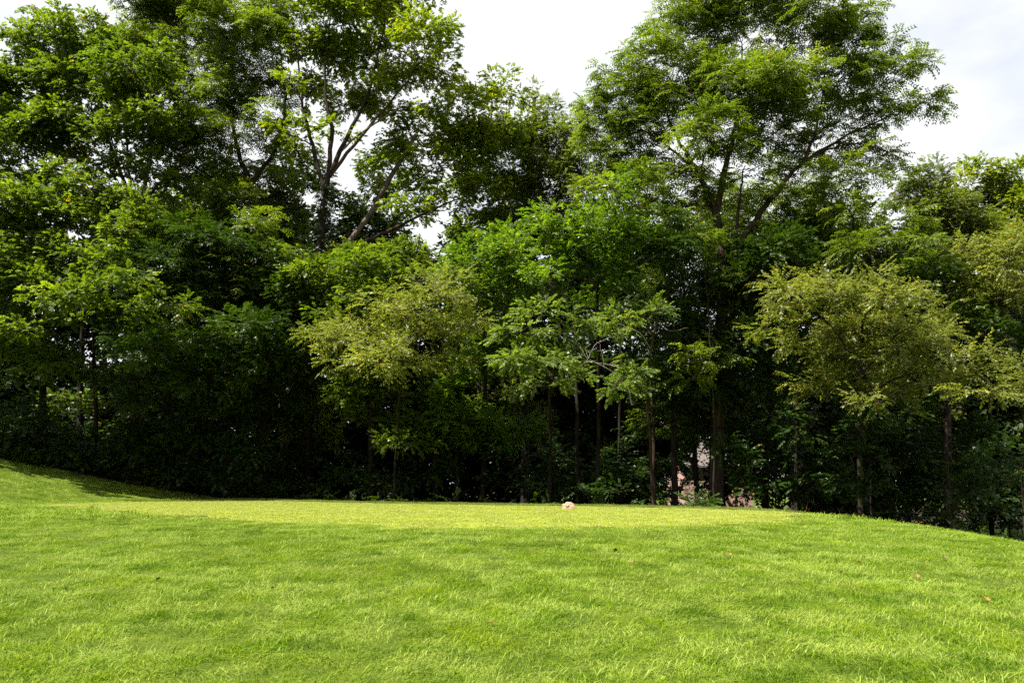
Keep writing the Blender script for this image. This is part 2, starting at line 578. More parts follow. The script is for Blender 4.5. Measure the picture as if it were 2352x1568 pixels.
def leaf4(base, d, n, Ln, W, fold=.12):
    s = np.cross(d, n)
    mid = base + d * Ln * .45
    q = base + d * Ln * .22
    return np.stack([q - s * W * .55, base + d * Ln * 1.02 - n * Ln * .10, q + s * W * .55])


def sprig(kind, seed):
    """a twig of leaves along +X, +Z up; (K,3,3)"""
    r = np.random.default_rng(seed)
    out = []
    if kind == "pinnate":
        for q in range(3):
            yaw = (q - 1) * .8 + r.normal(0, .2); Lr = .42 + .12 * r.random()
            for k in range(5):
                t = (k + 1) / 5
                p = np.array((math.cos(yaw) * t * Lr, math.sin(yaw) * t * Lr, .10 * t - .26 * t * t))
                for sgn in (-1, 1):
                    a = yaw + sgn * (1.15 - .35 * t)
                    d = unit(np.array((math.cos(a), math.sin(a), -.35 - .3 * t + r.normal(0, .12))))
                    n = unit(np.array((r.normal(0, .2), r.normal(0, .2), 1)))
                    n = unit(n - d * n.dot(d))
                    out.append(leaf4(p, d, n, .165 + .03 * r.random(), .075))
        return np.array(out)
    K, Ln, W, dr, LT = {"simple": (10, .135, .095, .35, .42), "maple": (9, .15, .135, .45, .36), "elm": (13, .105, .055, .55, .55),
                        "round": (11, .115, .095, .5, .42), "far": (7, .24, .17, .4, .55)}[kind]
    for k in range(K):
        t = (k + .6) / K
        p = np.array((t * LT, 0, -.12 * t * t))
        sgn = 1 if k % 2 else -1
        a = sgn * (.9 + .3 * r.normal()) * (1 - .35 * t)
        d = unit(np.array((math.cos(a), math.sin(a), -dr + r.normal(0, .25))))
        n = unit(np.array((r.normal(0, .35), r.normal(0, .35), 1)))
        n = unit(n - d * n.dot(d))
        s = .75 + .5 * r.random()
        out.append(leaf4(p, d, n, Ln * s, W * s))
    return np.array(out)


SPRIGS = {k: [sprig(k, 100 + i) for i in range(6)] for k in ("pinnate", "simple", "maple", "elm", "round", "far")}
STAT = {"leaf": 0}


def leaves_mesh(pos, dirs, kind, scale, tint):
    """place a sprig at each pos along dirs; returns verts, faces, per-face tint"""
    n = len(pos)
    d = unit(dirs)
    up = np.array((0, 0, 1.0)) + rng.normal(0, .28, (n, 3))
    z = unit(up - d * (up * d).sum(1, keepdims=True))
    y = np.cross(z, d)
    R = np.stack([d, y, z], 1)                    # rows: axes
    pick = rng.integers(0, 6, n)
    sc = scale * (.75 + .5 * rng.random(n))
    Vs, T = [], []
    for k in range(6):
        i = np.where(pick == k)[0]
        if len(i) == 0:
            continue
        t = SPRIGS[kind][k]
        v = np.einsum("kcj,njm->nkcm", t, R[i]) * sc[i][:, None, None, None] + pos[i][:, None, None, :]
        Vs.append(v.reshape(-1, 3)); T.append(np.repeat(tint[i], t.shape[0]))
    V = np.concatenate(Vs); T = np.concatenate(T)
    Fc = np.arange(len(V)).reshape(-1, 3)
    STAT["leaf"] += len(Fc)
    return V, Fc, T


SPECIES = {  # sprig kind, material, sub-clusters per m2 of blob, sprigs per sub-cluster, sprig scale, sub radius
    "maple": ("maple", "maple", 1.6, 36, .95, .70),
    "walnut": ("pinnate", "walnut", 1.5, 13, 1.0, .70),
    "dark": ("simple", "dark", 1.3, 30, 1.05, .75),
    "shade_walnut": ("pinnate", "dark", 1.4, 12, 1.0, .75),
    "yellow": ("maple", "yellow", 1.5, 32, .9, .62),
    "elm": ("elm", "elm", 2.5, 30, 1.3, .46),
    "dogwood": ("round", "dogwood", 2.6, 36, 1.0, .50),
    "grey": ("simple", "grey", 1.5, 36, .95, .65),
    "bright": ("simple", "bright", 1.7, 36, 1.0, .65),
    "shrub": ("round", "shrub", 1.6, 24, 1.1, .55),
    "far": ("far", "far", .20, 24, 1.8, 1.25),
}
FILL = 1.18
LUSH = .60


def tree(name, label, cat, base, sp, trunk, blobs, Y, r0=.22, limbs=(), bark="brown", group=None, depth=1.0, dens=1.0, ivy=None, dead=(), sides=8, skirt=(), back=0.0):
    """base (u, v=None) is found on the ground below the trunk's first point; blobs (u, v, ru, rv[, dY[, dens]])"""
    kind, mat, nsub, nspr, sscale, rsub = SPECIES[sp]
    nt_ = max(1, len(trunk) - 1)
    tp = [P(u, v, Y + dy + back * (1 - i / nt_)) for i, (u, v, dy) in enumerate([(*t, 0)[:3] if len(t) == 2 else t for t in trunk])]
    b = tp[0].copy()
    b[2] = gz(b[0], b[1]) - .15
    root = thing(name, label, cat, b, group)
    path = [b] + [p for p in tp if p[2] > b[2] + .6]
    if len(path) < 2:
        path.append(b + np.array((.05, 0, 1.0)))
    tpts = smooth_path(path, 5, .02)
    s = np.linspace(0, 1, len(tpts))
    tr = r0 * (1 - .55 * s) * (1 + .45 * np.exp(-s * 14))
    T = Tubes(); T.add(tpts, tr, sides)
    T.obj("trunk", BM[bark], root, b)
    nodes = [(p, r) for p, r in zip(tpts, tr)][len(tpts) // 3:]
    for lim in limbs:
        lp = [P(u, v, Y + (q[0] if q else 0)) for (u, v, *q) in lim["p"]]
        l = smooth_path(lp, 5, .03)
        rr = lim.get("r", r0 * .5) * (1 - .78 * np.linspace(0, 1, len(l)))
        T = Tubes(); T.add(l, rr, 6)
        T.obj("limb", BM[lim.get("bark", bark)], root, b)
        nodes += list(zip(l, rr))
    NP = np.array([n[0] for n in nodes]); NR = np.array([n[1] for n in nodes])
    blobs = list(blobs)
    for (v0, v1, hw, n, *dn) in skirt:              # lower boughs round the trunk
        for k in range(n):
            v = v0 + (v1 - v0) * (k + rng.random()) / n
            sg = rng.normal(0, .55) * hw
            tu = trunk[0][0] + (trunk[-1][0] - trunk[0][0]) * np.clip((1100 - v) / (1100 - trunk[-1][1]), 0, 1)
            blobs.append((tu + sg, v, 48 + 22 * rng.random(), 30 + 14 * rng.random(), rng.normal(2.2, 1.2), dn[0] if dn else .8))
    BW = Tubes()
    pos, dirs, tint = [], [], []
    for bl in blobs:
        u, v, ru, rv = bl[:4]
        dY = bl[4] if len(bl) > 4 else rng.normal(0, 1.1) * depth
        dd = bl[5] if len(bl) > 5 else 1.0
        c = P(u, v, Y + dY)
        rx, rz = FILL * ru * (Y + dY) / F, FILL * rv * (Y + dY) / F
        ry = (rx + rz) / 2 * 1.05
        cost = np.linalg.norm(NP - c, axis=1) + 1.4 * np.clip(NP[:, 2] - c[2], 0, None)
        i = cost.argmin()
        dist = np.linalg.norm(NP[i] - c)
        mid = (NP[i] + c) / 2 + np.array((0, 0, .12 * dist)) + rng.normal(0, .06 * dist, 3)
        br = smooth_path([NP[i], mid, c], 5, .015 * dist)
        r1 = min(NR[i] * .8, .018 + .013 * dist)
        rad = np.linspace(r1, max(.012, r1 * .35), len(br))
        if dist > .2:
            BW.add(br, rad, 5)
            NP = np.vstack([NP, br[4:]]); NR = np.concatenate([NR, rad[4:]])
        area = 4 * math.pi * ((rx * rz + ry * rz + rx * ry) / 3)
        ns = max(5, int(nsub * area * .55 * dd * dens * LUSH))
        q = unit(rng.normal(0, 1, (ns, 3)))
        q[:, 2] = np.where(q[:, 2] < -.35, -q[:, 2] * .6, q[:, 2])
        rr = .35 + .65 * rng.random(ns) ** .55
        sc = c + q * rr[:, None] * np.array((rx, ry, rz))
        for k in range(ns):
            if k % 2 == 0:
                m = (c + sc[k]) / 2 + rng.normal(0, .08, 3)
                BW.add(np.array([c, m, sc[k]]), [.024, .017, .008], 3)
        rs = rsub * (.6 + .7 * rng.random(ns)) * min(1.3, max(.55, (rx + rz) / 3.0))
        nn = np.maximum(4, (nspr * (rs / rsub) ** 2).astype(int))
        own = np.repeat(np.arange(ns), nn)
        e = unit(rng.normal(0, 1, (len(own), 3))) * (rng.random(len(own)) ** (1 / 2.4))[:, None]
        e[:, 2] *= .72
        pp = sc[own] + e * rs[own][:, None]
        out = unit((pp - c) / np.array((rx, ry, rz)))
        dr = out * .75 + unit(e) * .6 + rng.normal(0, .35, e.shape)
        dr[:, 2] = dr[:, 2] * .6 + .02
        pos.append(pp); dirs.append(dr)
        tt = np.clip(.42 + rng.normal(0, .16, ns)[own] + rng.normal(0, .13, len(own)), 0, .95)
        tint.append(tt)
    V, Fc, Tn = leaves_mesh(np.concatenate(pos), np.concatenate(dirs), kind, sscale, np.concatenate(tint))
    if BW.n:
        bw = BW.obj("branchwork", BM[bark], root, b); bw["kind"] = "stuff"
    o = mesh_obj("crown", V, Fc, LM[mat], root, b, attr={"tint": ("FACE", Tn)})
    o["kind"] = "stuff"
    if ivy:
        (k0, k1, n, rad_) = ivy
        i0, i1 = int(k0 * (len(tpts) - 1)), int(k1 * (len(tpts) - 1))
        f = i0 + (i1 - i0) * rng.random(n)
        j = np.floor(f).astype(int); w = (f - j)[:, None]
        cpt = tpts[j] * (1 - w) + tpts[np.minimum(j + 1, len(tpts) - 1)] * w
        a = rng.random(n) * 2 * np.pi
        o_ = np.stack([np.cos(a), np.sin(a), rng.normal(-.2, .3, n)], 1)
        pp = cpt + o_ * (tr[j][:, None] * .9 + rad_ * rng.random((n, 1)))
        V, Fc, Tn = leaves_mesh(pp, o_, "round", .75, np.clip(.4 + rng.normal(0, .2, n), 0, .9))
        o = mesh_obj("ivy", V, Fc, LM["ivy"], root, b, attr={"tint": ("FACE", Tn)})
        o["kind"] = "stuff"
    for dl in dead:
        T = Tubes()
        for (pts, ra) in dl:
            l = smooth_path([P(u, v, Y + dy) for (u, v, dy) in pts], 4, .015)
            T.add(l, np.linspace(ra, ra * .35, len(l)) * .62, 5)
        o = T.obj("dead_branch", BM["dead"], root, b)
        o["label"] = "bare pale dead branch"
    return root


# the tall trees, west to east
tree("maple_tree", "tall spreading maple with a pale forked trunk at the left end of the wood", "tree", None, "maple",
     [(312, 1060), (308, 800), (306, 600), (312, 490)],
     [(60, 235, 80, 70), (85, 110, 50, 60), (130, 90, 50, 60), (130, 180, 80, 70), (200, 90, 60, 60), (205, 220, 100, 80), (90, 330, 90, 60),
      (270, 110, 50, 80), (310, 170, 80, 80), (330, 300, 80, 70), (230, 340, 90, 60), (410, 340, 60, 70), (40, 400, 70, 50), (20, 300, 60, 70), (-40, 250, 60, 110), (10, 190, 40, 40),
      (80, 45, 16, 26), (135, 38, 16, 26), (195, 40, 18, 22), (30, 110, 16, 38), (-20, 180, 40, 40), (150, 410, 60, 35), (430, 430, 60, 40), (270, 260, 70, 60), (170, 280, 70, 60), (350, 380, 60, 50), (110, 300, 60, 60), (260, 400, 50, 40), (330, 230, 60, 60), (80, 160, 60, 50), (170, 130, 60, 50), (40, 350, 60, 36), (120, 370, 55, 32), (-10, 400, 60, 50), (200, 430, 50, 30), (20, 440, 60, 36), (390, 250, 50, 50), (250, 470, 55, 45, -2), (330, 520, 60, 50, -2.6), (180, 500, 50, 45, -2), (110, 450, 50, 36, -1.5), (290, 600, 50, 50, -2.5)],
     42, .30, [dict(p=[(312, 495), (255, 440), (165, 400), (60, 372)], r=.14), dict(p=[(307, 485), (272, 380), (238, 285), (215, 180)], r=.13, bark="dark"),
               dict(p=[(314, 485), (332, 430), (350, 330), (345, 200)], r=.16, bark="pale"), dict(p=[(318, 480), (375, 412), (450, 350)], r=.11),
               dict(p=[(308, 488), (296, 400), (288, 290), (265, 130)], r=.11, bark="pale"), dict(p=[(235, 425), (150, 330), (90, 240)], r=.08)], "brown", dens=.50, skirt=[(560, 1000, 110, 12)])

tree("walnut_tree", "tall dark green tree with a dense crown just right of the pale forked maple", "tree", None, "walnut",
     [(600, 1080), (612, 800), (600, 600), (576, 425)],
     [(330, 60, 70, 80), (420, 110, 90, 80), (520, 90, 90, 90), (470, 230, 90, 80), (570, 200, 70, 90), (390, 220, 80, 70), (600, 310, 60, 70), (470, 350, 70, 70),
      (430, 450, 70, 60), (560, 480, 80, 50), (615, 80, 30, 80), (520, -90, 150, 100), (370, -60, 100, 90), (520, 310, 60, 60, -1.5), (640, 420, 50, 60), (360, 480, 50, 50), (500, 540, 70, 50), (560, 400, 70, 50), (440, 300, 80, 60), (620, 230, 50, 70), (360, 140, 70, 70), (460, 30, 80, 70), (580, 60, 70, 80), (390, 20, 70, 70), (430, 520, 60, 50, -3), (490, 610, 60, 50, -4.5), (560, 560, 60, 50, -3.5), (640, 600, 50, 50, -4), (530, 460, 50, 40, -2), (610, 520, 45, 45, -2.5), (600, 690, 55, 45, -4.5)],
     44, .36, [dict(p=[(577, 430), (542, 330), (522, 200), (500, 60)], r=.17, bark="dark"), dict(p=[(577, 425), (640, 325), (655, 220), (640, 100)], r=.14, bark="dark"),
               dict(p=[(605, 620), (640, 520), (690, 450)], r=.10)], "dark", dens=.48, skirt=[(620, 1000, 110, 12)])

tree("sycamore_tree", "tall airy yellow green sycamore with an ivy clad upright trunk that fans into limbs", "tree", None, "yellow",
     [(700, 1090, 5), (716, 850, 3.5), (728, 690, 1), (738, 520), (753, 400)],
     [(700, 90, 45, 80), (790, 60, 80, 80), (890, 55, 80, 70), (970, 90, 60, 70), (840, 160, 80, 70), (940, 190, 80, 60), (715, 210, 45, 70), (800, 250, 60, 60),
      (1010, 165, 40, 50), (900, 265, 70, 50), (690, 330, 35, 60), (760, -70, 130, 70), (920, -60, 90, 60), (1000, 50, 30, 45), (1000, 250, 40, 40), (670, 200, 30, 40), (740, 130, 70, 70), (930, 120, 70, 60), (860, 220, 60, 50), (760, 300, 50, 40), (1020, 110, 30, 40), (820, 20, 80, 60), (700, 20, 50, 60), (640, 300, 30, 50), (1030, 60, 16, 26), (1040, 140, 22, 20)],
     41, .36, [dict(p=[(745, 440), (718, 335), (692, 220), (682, 70)], r=.15, bark="dark"), dict(p=[(754, 405), (762, 300), (745, 190), (762, 20)], r=.16, bark="dark"),
               dict(p=[(755, 402), (800, 310), (850, 200), (885, 40)], r=.16, bark="dark"), dict(p=[(757, 405), (830, 312), (925, 200), (990, 105)], r=.12, bark="brown"),
               dict(p=[(780, 350), (850, 290), (940, 245), (1000, 235)], r=.07, bark="pale")], "dark", dens=.58, ivy=(.25, .98, 900, .30), skirt=[(560, 1000, 100, 10, .7)])

tree("leaning_tree", "tree with pale bark whose two trunks lean far right beside the ivy clad sycamore", "tree", None, "yellow",
     [(640, 1090, 6), (690, 850, 4.5), (722, 690, 1), (746, 640), (792, 570), (850, 490), (902, 400), (955, 310)],
     [(900, 390, 60, 50), (980, 330, 80, 60), (1060, 260, 70, 60), (1110, 330, 70, 50), (1020, 420, 80, 40), (930, 470, 55, 28), (1090, 430, 60, 40), (1150, 215, 45, 45),
      (1020, 485, 50, 22), (1085, 200, 35, 28), (1050, 350, 80, 50), (880, 340, 50, 40), (1130, 270, 50, 50), (1165, 225, 50, 45), (1180, 290, 50, 45), (1110, 205, 45, 30), (1060, 300, 60, 50), (860, 420, 30, 26), (1000, 370, 60, 45), (1060, 210, 20, 24)],
     43, .26, [dict(p=[(752, 632), (800, 583), (860, 546), (930, 512), (1000, 478), (1075, 450)], r=.15, bark="brown"),
               dict(p=[(860, 548), (930, 556), (985, 575), (1040, 560)], r=.05, bark="brown"), dict(p=[(850, 490), (930, 430), (1010, 380)], r=.10, bark="pale"),
               dict(p=[(1000, 640), (1035, 570), (1050, 540)], r=.05, bark="dark")], "pale", dens=.55, skirt=[(760, 1020, 100, 8)])

tree("grey_leaved_tree", "greyish green tree with a narrow double top in the dip of the skyline", "tree", None, "grey",
     [(1206, 1080), (1212, 700), (1215, 400), (1228, 225)],
     [(1232, 222, 22, 36), (1280, 255, 32, 30), (1195, 290, 55, 50), (1260, 330, 80, 55), (1200, 400, 80, 55), (1305, 330, 45, 45), (1275, 430, 80, 55), (1200, 510, 70, 60),
      (1290, 530, 70, 50), (1140, 450, 50, 50), (1330, 400, 50, 50), (1330, 310, 36, 36), (1345, 360, 45, 45), (1250, 265, 45, 36), (1220, 330, 60, 45), (1160, 330, 45, 50), (1240, 470, 60, 45), (1330, 470, 55, 50), (1290, 380, 55, 45)],
     46, .27, [dict(p=[(1214, 460), (1255, 360), (1282, 260)], r=.09)], "dark", dens=.7, ivy=(.3, .75, 500, .28), skirt=[(600, 1000, 110, 12)])

tree("walnut_tree", "big walnut with feathery leaves and a forked trunk filling the skyline right of centre", "tree", None, "walnut",
     [(1645, 1150), (1650, 900), (1660, 700), (1656, 560), (1642, 470)],
     [(1500, 150, 70, 70), (1600, 80, 90, 80), (1720, 60, 100, 80), (1840, 70, 90, 70), (1960, 100, 70, 60), (1440, 250, 70, 60), (1395, 330, 45, 50), (1550, 250, 90, 70),
      (1680, 210, 100, 70), (1800, 200, 90, 70), (1920, 190, 90, 70), (2050, 190, 70, 50), (2105, 150, 30, 30), (2110, 240, 50, 26), (2155, 243, 22, 14), (2030, 280, 70, 50), (1640, 330, 90, 60), (1780, 305, 90, 50),
      (1900, 320, 70, 45), (2040, 350, 50, 40), (2050, 400, 35, 28), (1500, 370, 70, 55), (1560, 450, 60, 50), (1715, 420, 55, 40), (1460, 430, 50, 55), (1960, 40, 50, 40), (2010, 30, 25, 25),
      (1540, 40, 50, 60), (1360, 230, 28, 22), (1390, 170, 26, 18), (1430, 130, 28, 40), (1650, -70, 130, 70), (1830, -60, 110, 60), (1350, 250, 22, 16), (2070, 110, 30, 40), (1990, 230, 60, 40), (1420, 360, 60, 50), (1480, 300, 70, 60), (1600, 400, 60, 50), (1680, 350, 70, 50), (1760, 250, 80, 60), (1580, 170, 80, 60), (1840, 400, 60, 36), (1960, 360, 60, 40), (1540, 420, 60, 50), (1400, 430, 50, 50), (1370, 300, 40, 40), (1640, 480, 40, 40), (1780, 450, 50, 36), (1365, 340, 36, 36), (1395, 420, 50, 45), (1345, 280, 24, 24), (1360, 460, 50, 45), (1450, 500, 55, 40), (1700, 480, 36, 36), (1830, 350, 50, 36), (1580, 530, 55, 45, -1.5), (1720, 560, 55, 45, -1.5), (1850, 480, 50, 40, -1), (1700, 640, 50, 45, -1.5), (1540, 620, 50, 45, -1)],
     38, .40, [dict(p=[(1644, 480), (1605, 400), (1562, 330), (1505, 200)], r=.17), dict(p=[(1647, 485), (1667, 380), (1690, 280), (1705, 110)], r=.18),
               dict(p=[(1660, 620), (1735, 505), (1790, 432), (1850, 370), (1930, 322), (2055, 258)], r=.17, bark="brown"), dict(p=[(1690, 560), (1700, 450), (1712, 380)], r=.10),
               dict(p=[(1735, 512), (1785, 515), (1830, 503)], r=.06, bark="pale"), dict(p=[(1650, 800), (1740, 640), (1850, 600), (1960, 590)], r=.11, bark="dark"),
               dict(p=[(1600, 395), (1540, 340), (1450, 250)], r=.09), dict(p=[(1850, 370), (1880, 270), (1900, 120)], r=.09)], "brown", dens=.72, skirt=[(620, 1000, 120, 12)])

tree("olive_green_tree", "rounded olive green tree standing far back at the right edge", "tree", None, "grey",
     [(2180, 1120), (2175, 700), (2170, 500)],
     [(2120, 425, 50, 45), (2170, 400, 40, 35), (2180, 510, 90, 60), (2090, 470, 45, 50), (2130, 570, 70, 50), (2240, 560, 60, 60)], 52, .24, (), "dark", dens=.9, skirt=[(600, 1000, 110, 8)])
tree("olive_green_tree", "yellowish round headed tree cut by the right edge of the picture", "tree", None, "yellow",
     [(2310, 1120), (2310, 700), (2300, 500)],
     [(2230, 425, 60, 45), (2330, 400, 50, 40), (2300, 480, 80, 60), (2360, 460, 60, 80), (2350, 560, 60, 60), (2270, 540, 50, 50)], 54, .24, (), "dark", dens=.75, skirt=[(640, 1000, 60, 5)])

tree("maple_tree", "leafy tree added mostly beyond the left edge to shade the bank by the low dense maple", "tree", None, "maple", [(-150, 1050), (-145, 850), (-140, 500)],  # added mostly out of frame to cast shade on the left bank and shrubs
     [(-60, 330, 70, 60), (-120, 420, 90, 60), (-40, 500, 60, 50), (-140, 540, 90, 60), (-60, 620, 70, 50), (-150, 660, 90, 50), (-10, 590, 40, 36), (-60, 740, 70, 40), (-160, 780, 80, 50), (-20, 800, 50, 36), (-100, 860, 70, 36)], 38.5, .2, (), "dark", dens=.8)

# middle storey
tree("young_walnut_tree", "young feathery tree below the end of the walnut's long right limb", "tree", None, "walnut",
     [(1975, 1140), (1970, 800), (1965, 560)],
     [(1930, 420, 55, 50), (1995, 420, 45, 45), (1960, 500, 60, 60), (2080, 520, 60, 40), (2130, 570, 45, 40), (2010, 580, 70, 60), (2100, 620, 50, 40)], 36, .14,
     [dict(p=[(1967, 600), (2030, 540), (2090, 520)], r=.06)], "dark", dens=1.0, skirt=[(660, 900, 80, 6)])
tree("bright_green_tree", "small glossy bright green tree in front of the grey leaved one", "tree", None, "bright",
     [(1372, 1130, 6), (1376, 900, 5), (1372, 640, 2), (1415, 480, 0)],
     [(1290, 520, 65, 35), (1420, 465, 50, 45), (1380, 550, 80, 55), (1300, 600, 70, 45), (1455, 570, 45, 55), (1380, 640, 80, 45), (1260, 640, 45, 35), (1450, 640, 40, 40), (1250, 530, 22, 22)], 34, .13,
     [dict(p=[(1372, 660), (1330, 580), (1285, 520)], r=.06)], "dark", dens=1.1)
tree("elm_tree", "pale leaved low elm spreading over the grass left of centre", "tree", None, "elm",
     [(905, 1120, 6), (915, 950, 4.5), (930, 800, 1)],
     [(1000, 690, 60, 40), (930, 735, 75, 40), (820, 780, 70, 40), (1010, 780, 60, 40), (900, 830, 70, 35), (760, 785, 40, 25), (1045, 830, 32, 28), (835, 850, 50, 25), (1085, 740, 20, 14), (725, 770, 18, 14), (940, 850, 50, 25), (790, 835, 40, 28), (960, 650, 40, 24), (880, 700, 50, 30), (1040, 650, 30, 20), (870, 790, 50, 30), (960, 790, 50, 30)], 33, .08,
     [dict(p=[(925, 830), (870, 800), (790, 785)], r=.05), dict(p=[(928, 810), (980, 740), (1010, 680)], r=.05)], "dark", dens=1.05)
tree("dogwood_tree", "dogwood with tiered pale green leaf layers at the centre of the wood edge", "tree", None, "dogwood",
     [(1262, 1120, 6), (1265, 1000, 4.5), (1262, 850, 1)],
     [(1245, 725, 65, 26), (1195, 765, 50, 26), (1310, 745, 40, 22), (1225, 835, 80, 28), (1290, 830, 55, 26), (1255, 885, 60, 24), (1180, 850, 50, 22), (1325, 870, 36, 18), (1340, 745, 26, 14)], 32, .10,
     [dict(p=[(1262, 870), (1230, 800), (1235, 730)], r=.05)], "dark", dens=1.15)
tree("slender_tree", "slender leaning tree with heart shaped leaves and pale dead branches on it", "tree", None, "dogwood",
     [(1500, 1140, 4), (1493, 1010, 3), (1488, 900, 2), (1496, 800, .6), (1510, 730, 0)],
     [(1425, 735, 50, 22), (1480, 720, 40, 20), (1405, 890, 45, 22), (1440, 905, 40, 18), (1470, 760, 36, 18), (1455, 860, 30, 14), (1510, 720, 24, 24), (1400, 770, 24, 16)], 33, .09, (), "brown", dens=1.0,
     dead=[[([(1452, 930, 0), (1438, 880, -.3), (1400, 850, -.6), (1350, 825, -.9)], .05), ([(1350, 825, -.9), (1325, 790, -1), (1300, 775, -1)], .022),
            ([(1350, 825, -.9), (1365, 795, -1.1), (1400, 775, -1.2)], .022), ([(1350, 825, -.9), (1320, 850, -.8), (1300, 838, -.8)], .018),
            ([(1365, 832, -.8), (1405, 838, -.9), (1455, 845, -1)], .022), ([(1405, 838, -.9), (1430, 825, -.9)], .014),
            ([(1352, 822, -.9), (1345, 800, -.9), (1358, 790, -.9)], .016), ([(1388, 845, -.7), (1380, 800, -.8), (1375, 785, -.8)], .014),
            ([(1372, 805, -.8), (1410, 806, -.9)], .010), ([(1335, 833, -.9), (1310, 822, -.9), (1290, 830, -1)], .014), ([(1349, 826, -.9), (1340, 860, -.8), (1342, 880, -.8)], .014)],
           [([(1494, 800, 0), (1470, 765, -.4), (1430, 748, -.6), (1385, 725, -.8)], .03), ([(1510, 740, 0), (1540, 760, -.4), (1580, 752, -.6)], .018)]])
tree("elm_tree", "wide pale olive elm with drooping layered sprays low on the right", "tree", None, "elm",
     [(1985, 1130, 10), (1990, 1000, 9), (1985, 850, 2.5), (1980, 740, 0)],
     [(1830, 695, 60, 38), (1930, 680, 75, 40), (2040, 690, 75, 40), (2120, 720, 55, 32), (1990, 765, 90, 36), (1915, 825, 60, 32), (2080, 800, 85, 36), (2180, 830, 55, 30), (1955, 875, 75, 30),
      (2100, 875, 65, 30), (2220, 868, 40, 22), (1785, 665, 22, 16), (1880, 640, 40, 20), (2000, 640, 40, 20), (2160, 770, 36, 22), (1860, 740, 50, 24), (1900, 900, 60, 26), (2020, 925, 60, 26), (1830, 800, 40, 26), (2150, 890, 55, 26), (2240, 810, 40, 26), (2060, 740, 60, 30), (1800, 720, 36, 20), (2285, 850, 50, 24), (2250, 900, 45, 22), (2200, 775, 45, 26), (1770, 755, 32, 16), (1850, 870, 36, 20)], 31, .09,
     [dict(p=[(1985, 860), (1920, 760), (1850, 700)], r=.06), dict(p=[(1984, 850), (2060, 770), (2130, 730)], r=.06), dict(p=[(1988, 900), (2090, 860), (2200, 850)], r=.05)], "dark", dens=1.05)
tree("elm_tree", "pale olive elm high at the right edge above the wide layered one", "tree", None, "elm",
     [(2270, 1130, 5), (2275, 900, 4), (2270, 700, 1)],
     [(2250, 620, 60, 50), (2320, 600, 55, 60), (2305, 690, 55, 35), (2205, 600, 40, 45), (2350, 680, 50, 50), (2240, 690, 45, 28), (2365, 560, 40, 50)], 35, .13, (), "dark", dens=1.1)
tree("elm_sapling", "small pale sapling poking in at the right edge below the elms", "tree", None, "elm",
     [(2350, 1150, 5), (2352, 1000, 3), (2345, 900, .5)], [(2320, 890, 45, 30), (2345, 855, 30, 30), (2375, 900, 50, 40), (2290, 905, 26, 16)], 31, .07, (), "brown", dens=1.0)

tree("maple_tree", "low dense maple with hanging dark green boughs at the left edge", "tree", None, "maple",
     [(95, 1060, 7), (100, 850, 5), (105, 640, 1)],
     [(40, 480, 70, 50), (130, 515, 75, 50), (55, 580, 80, 50), (170, 600, 75, 50), (90, 670, 85, 45), (195, 690, 60, 40), (40, 750, 50, 40), (235, 620, 50, 45), (270, 550, 45, 40), (150, 745, 55, 26), (-30, 640, 60, 90), (5, 700, 40, 40), (150, 690, 70, 34, -3.2), (235, 670, 60, 34, -3.4), (60, 760, 55, 30, -2.6), (310, 640, 55, 36, -3.4), (380, 700, 55, 34, -2.4), (290, 720, 50, 30, -2.6)],
     38, .22, (), "dark", dens=1.15, skirt=[(780, 900, 90, 4)])
tree("ash_tree", "dim green tree in the shade under the pale forked maple", "tree", None, "shade_walnut",
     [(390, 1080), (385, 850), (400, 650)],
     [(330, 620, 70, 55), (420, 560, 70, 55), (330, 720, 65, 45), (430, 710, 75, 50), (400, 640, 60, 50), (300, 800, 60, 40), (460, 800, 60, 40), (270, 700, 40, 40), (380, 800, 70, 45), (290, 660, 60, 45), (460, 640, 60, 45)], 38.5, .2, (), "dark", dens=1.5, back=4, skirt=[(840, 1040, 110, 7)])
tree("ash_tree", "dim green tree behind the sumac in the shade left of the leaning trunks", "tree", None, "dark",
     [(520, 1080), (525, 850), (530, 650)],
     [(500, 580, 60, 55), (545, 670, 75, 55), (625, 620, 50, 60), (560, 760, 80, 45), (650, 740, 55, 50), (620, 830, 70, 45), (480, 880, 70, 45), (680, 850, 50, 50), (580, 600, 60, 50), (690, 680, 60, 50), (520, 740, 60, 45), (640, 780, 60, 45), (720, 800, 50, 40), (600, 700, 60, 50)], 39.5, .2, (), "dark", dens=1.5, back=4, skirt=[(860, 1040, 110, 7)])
tree("sumac_tree", "shaded sumac with feathery fronds low on the left", "tree", None, "walnut",
     [(475, 1100, 5), (480, 900, 3), (470, 760, .5)],
     [(440, 720, 50, 22), (470, 740, 40, 20), (545, 790, 45, 22), (520, 840, 40, 26), (480, 830, 40, 22), (560, 880, 40, 20)], 39, .08, (), "dark", dens=.8)
tree("linden_tree", "mid green tree filling the middle of the wood under the leaning limbs", "tree", None, "maple",
     [(850, 1090), (855, 850), (870, 680)],
     [(840, 620, 70, 36), (920, 595, 70, 40), (780, 680, 60, 45), (870, 690, 70, 45), (760, 620, 36, 36), (960, 640, 50, 36), (740, 730, 40, 30), (700, 640, 50, 45), (820, 730, 60, 40), (900, 660, 60, 45), (800, 600, 50, 35), (720, 700, 50, 40)], 38, .18, (), "dark", dens=1.5, back=4, skirt=[(760, 1040, 110, 8)])
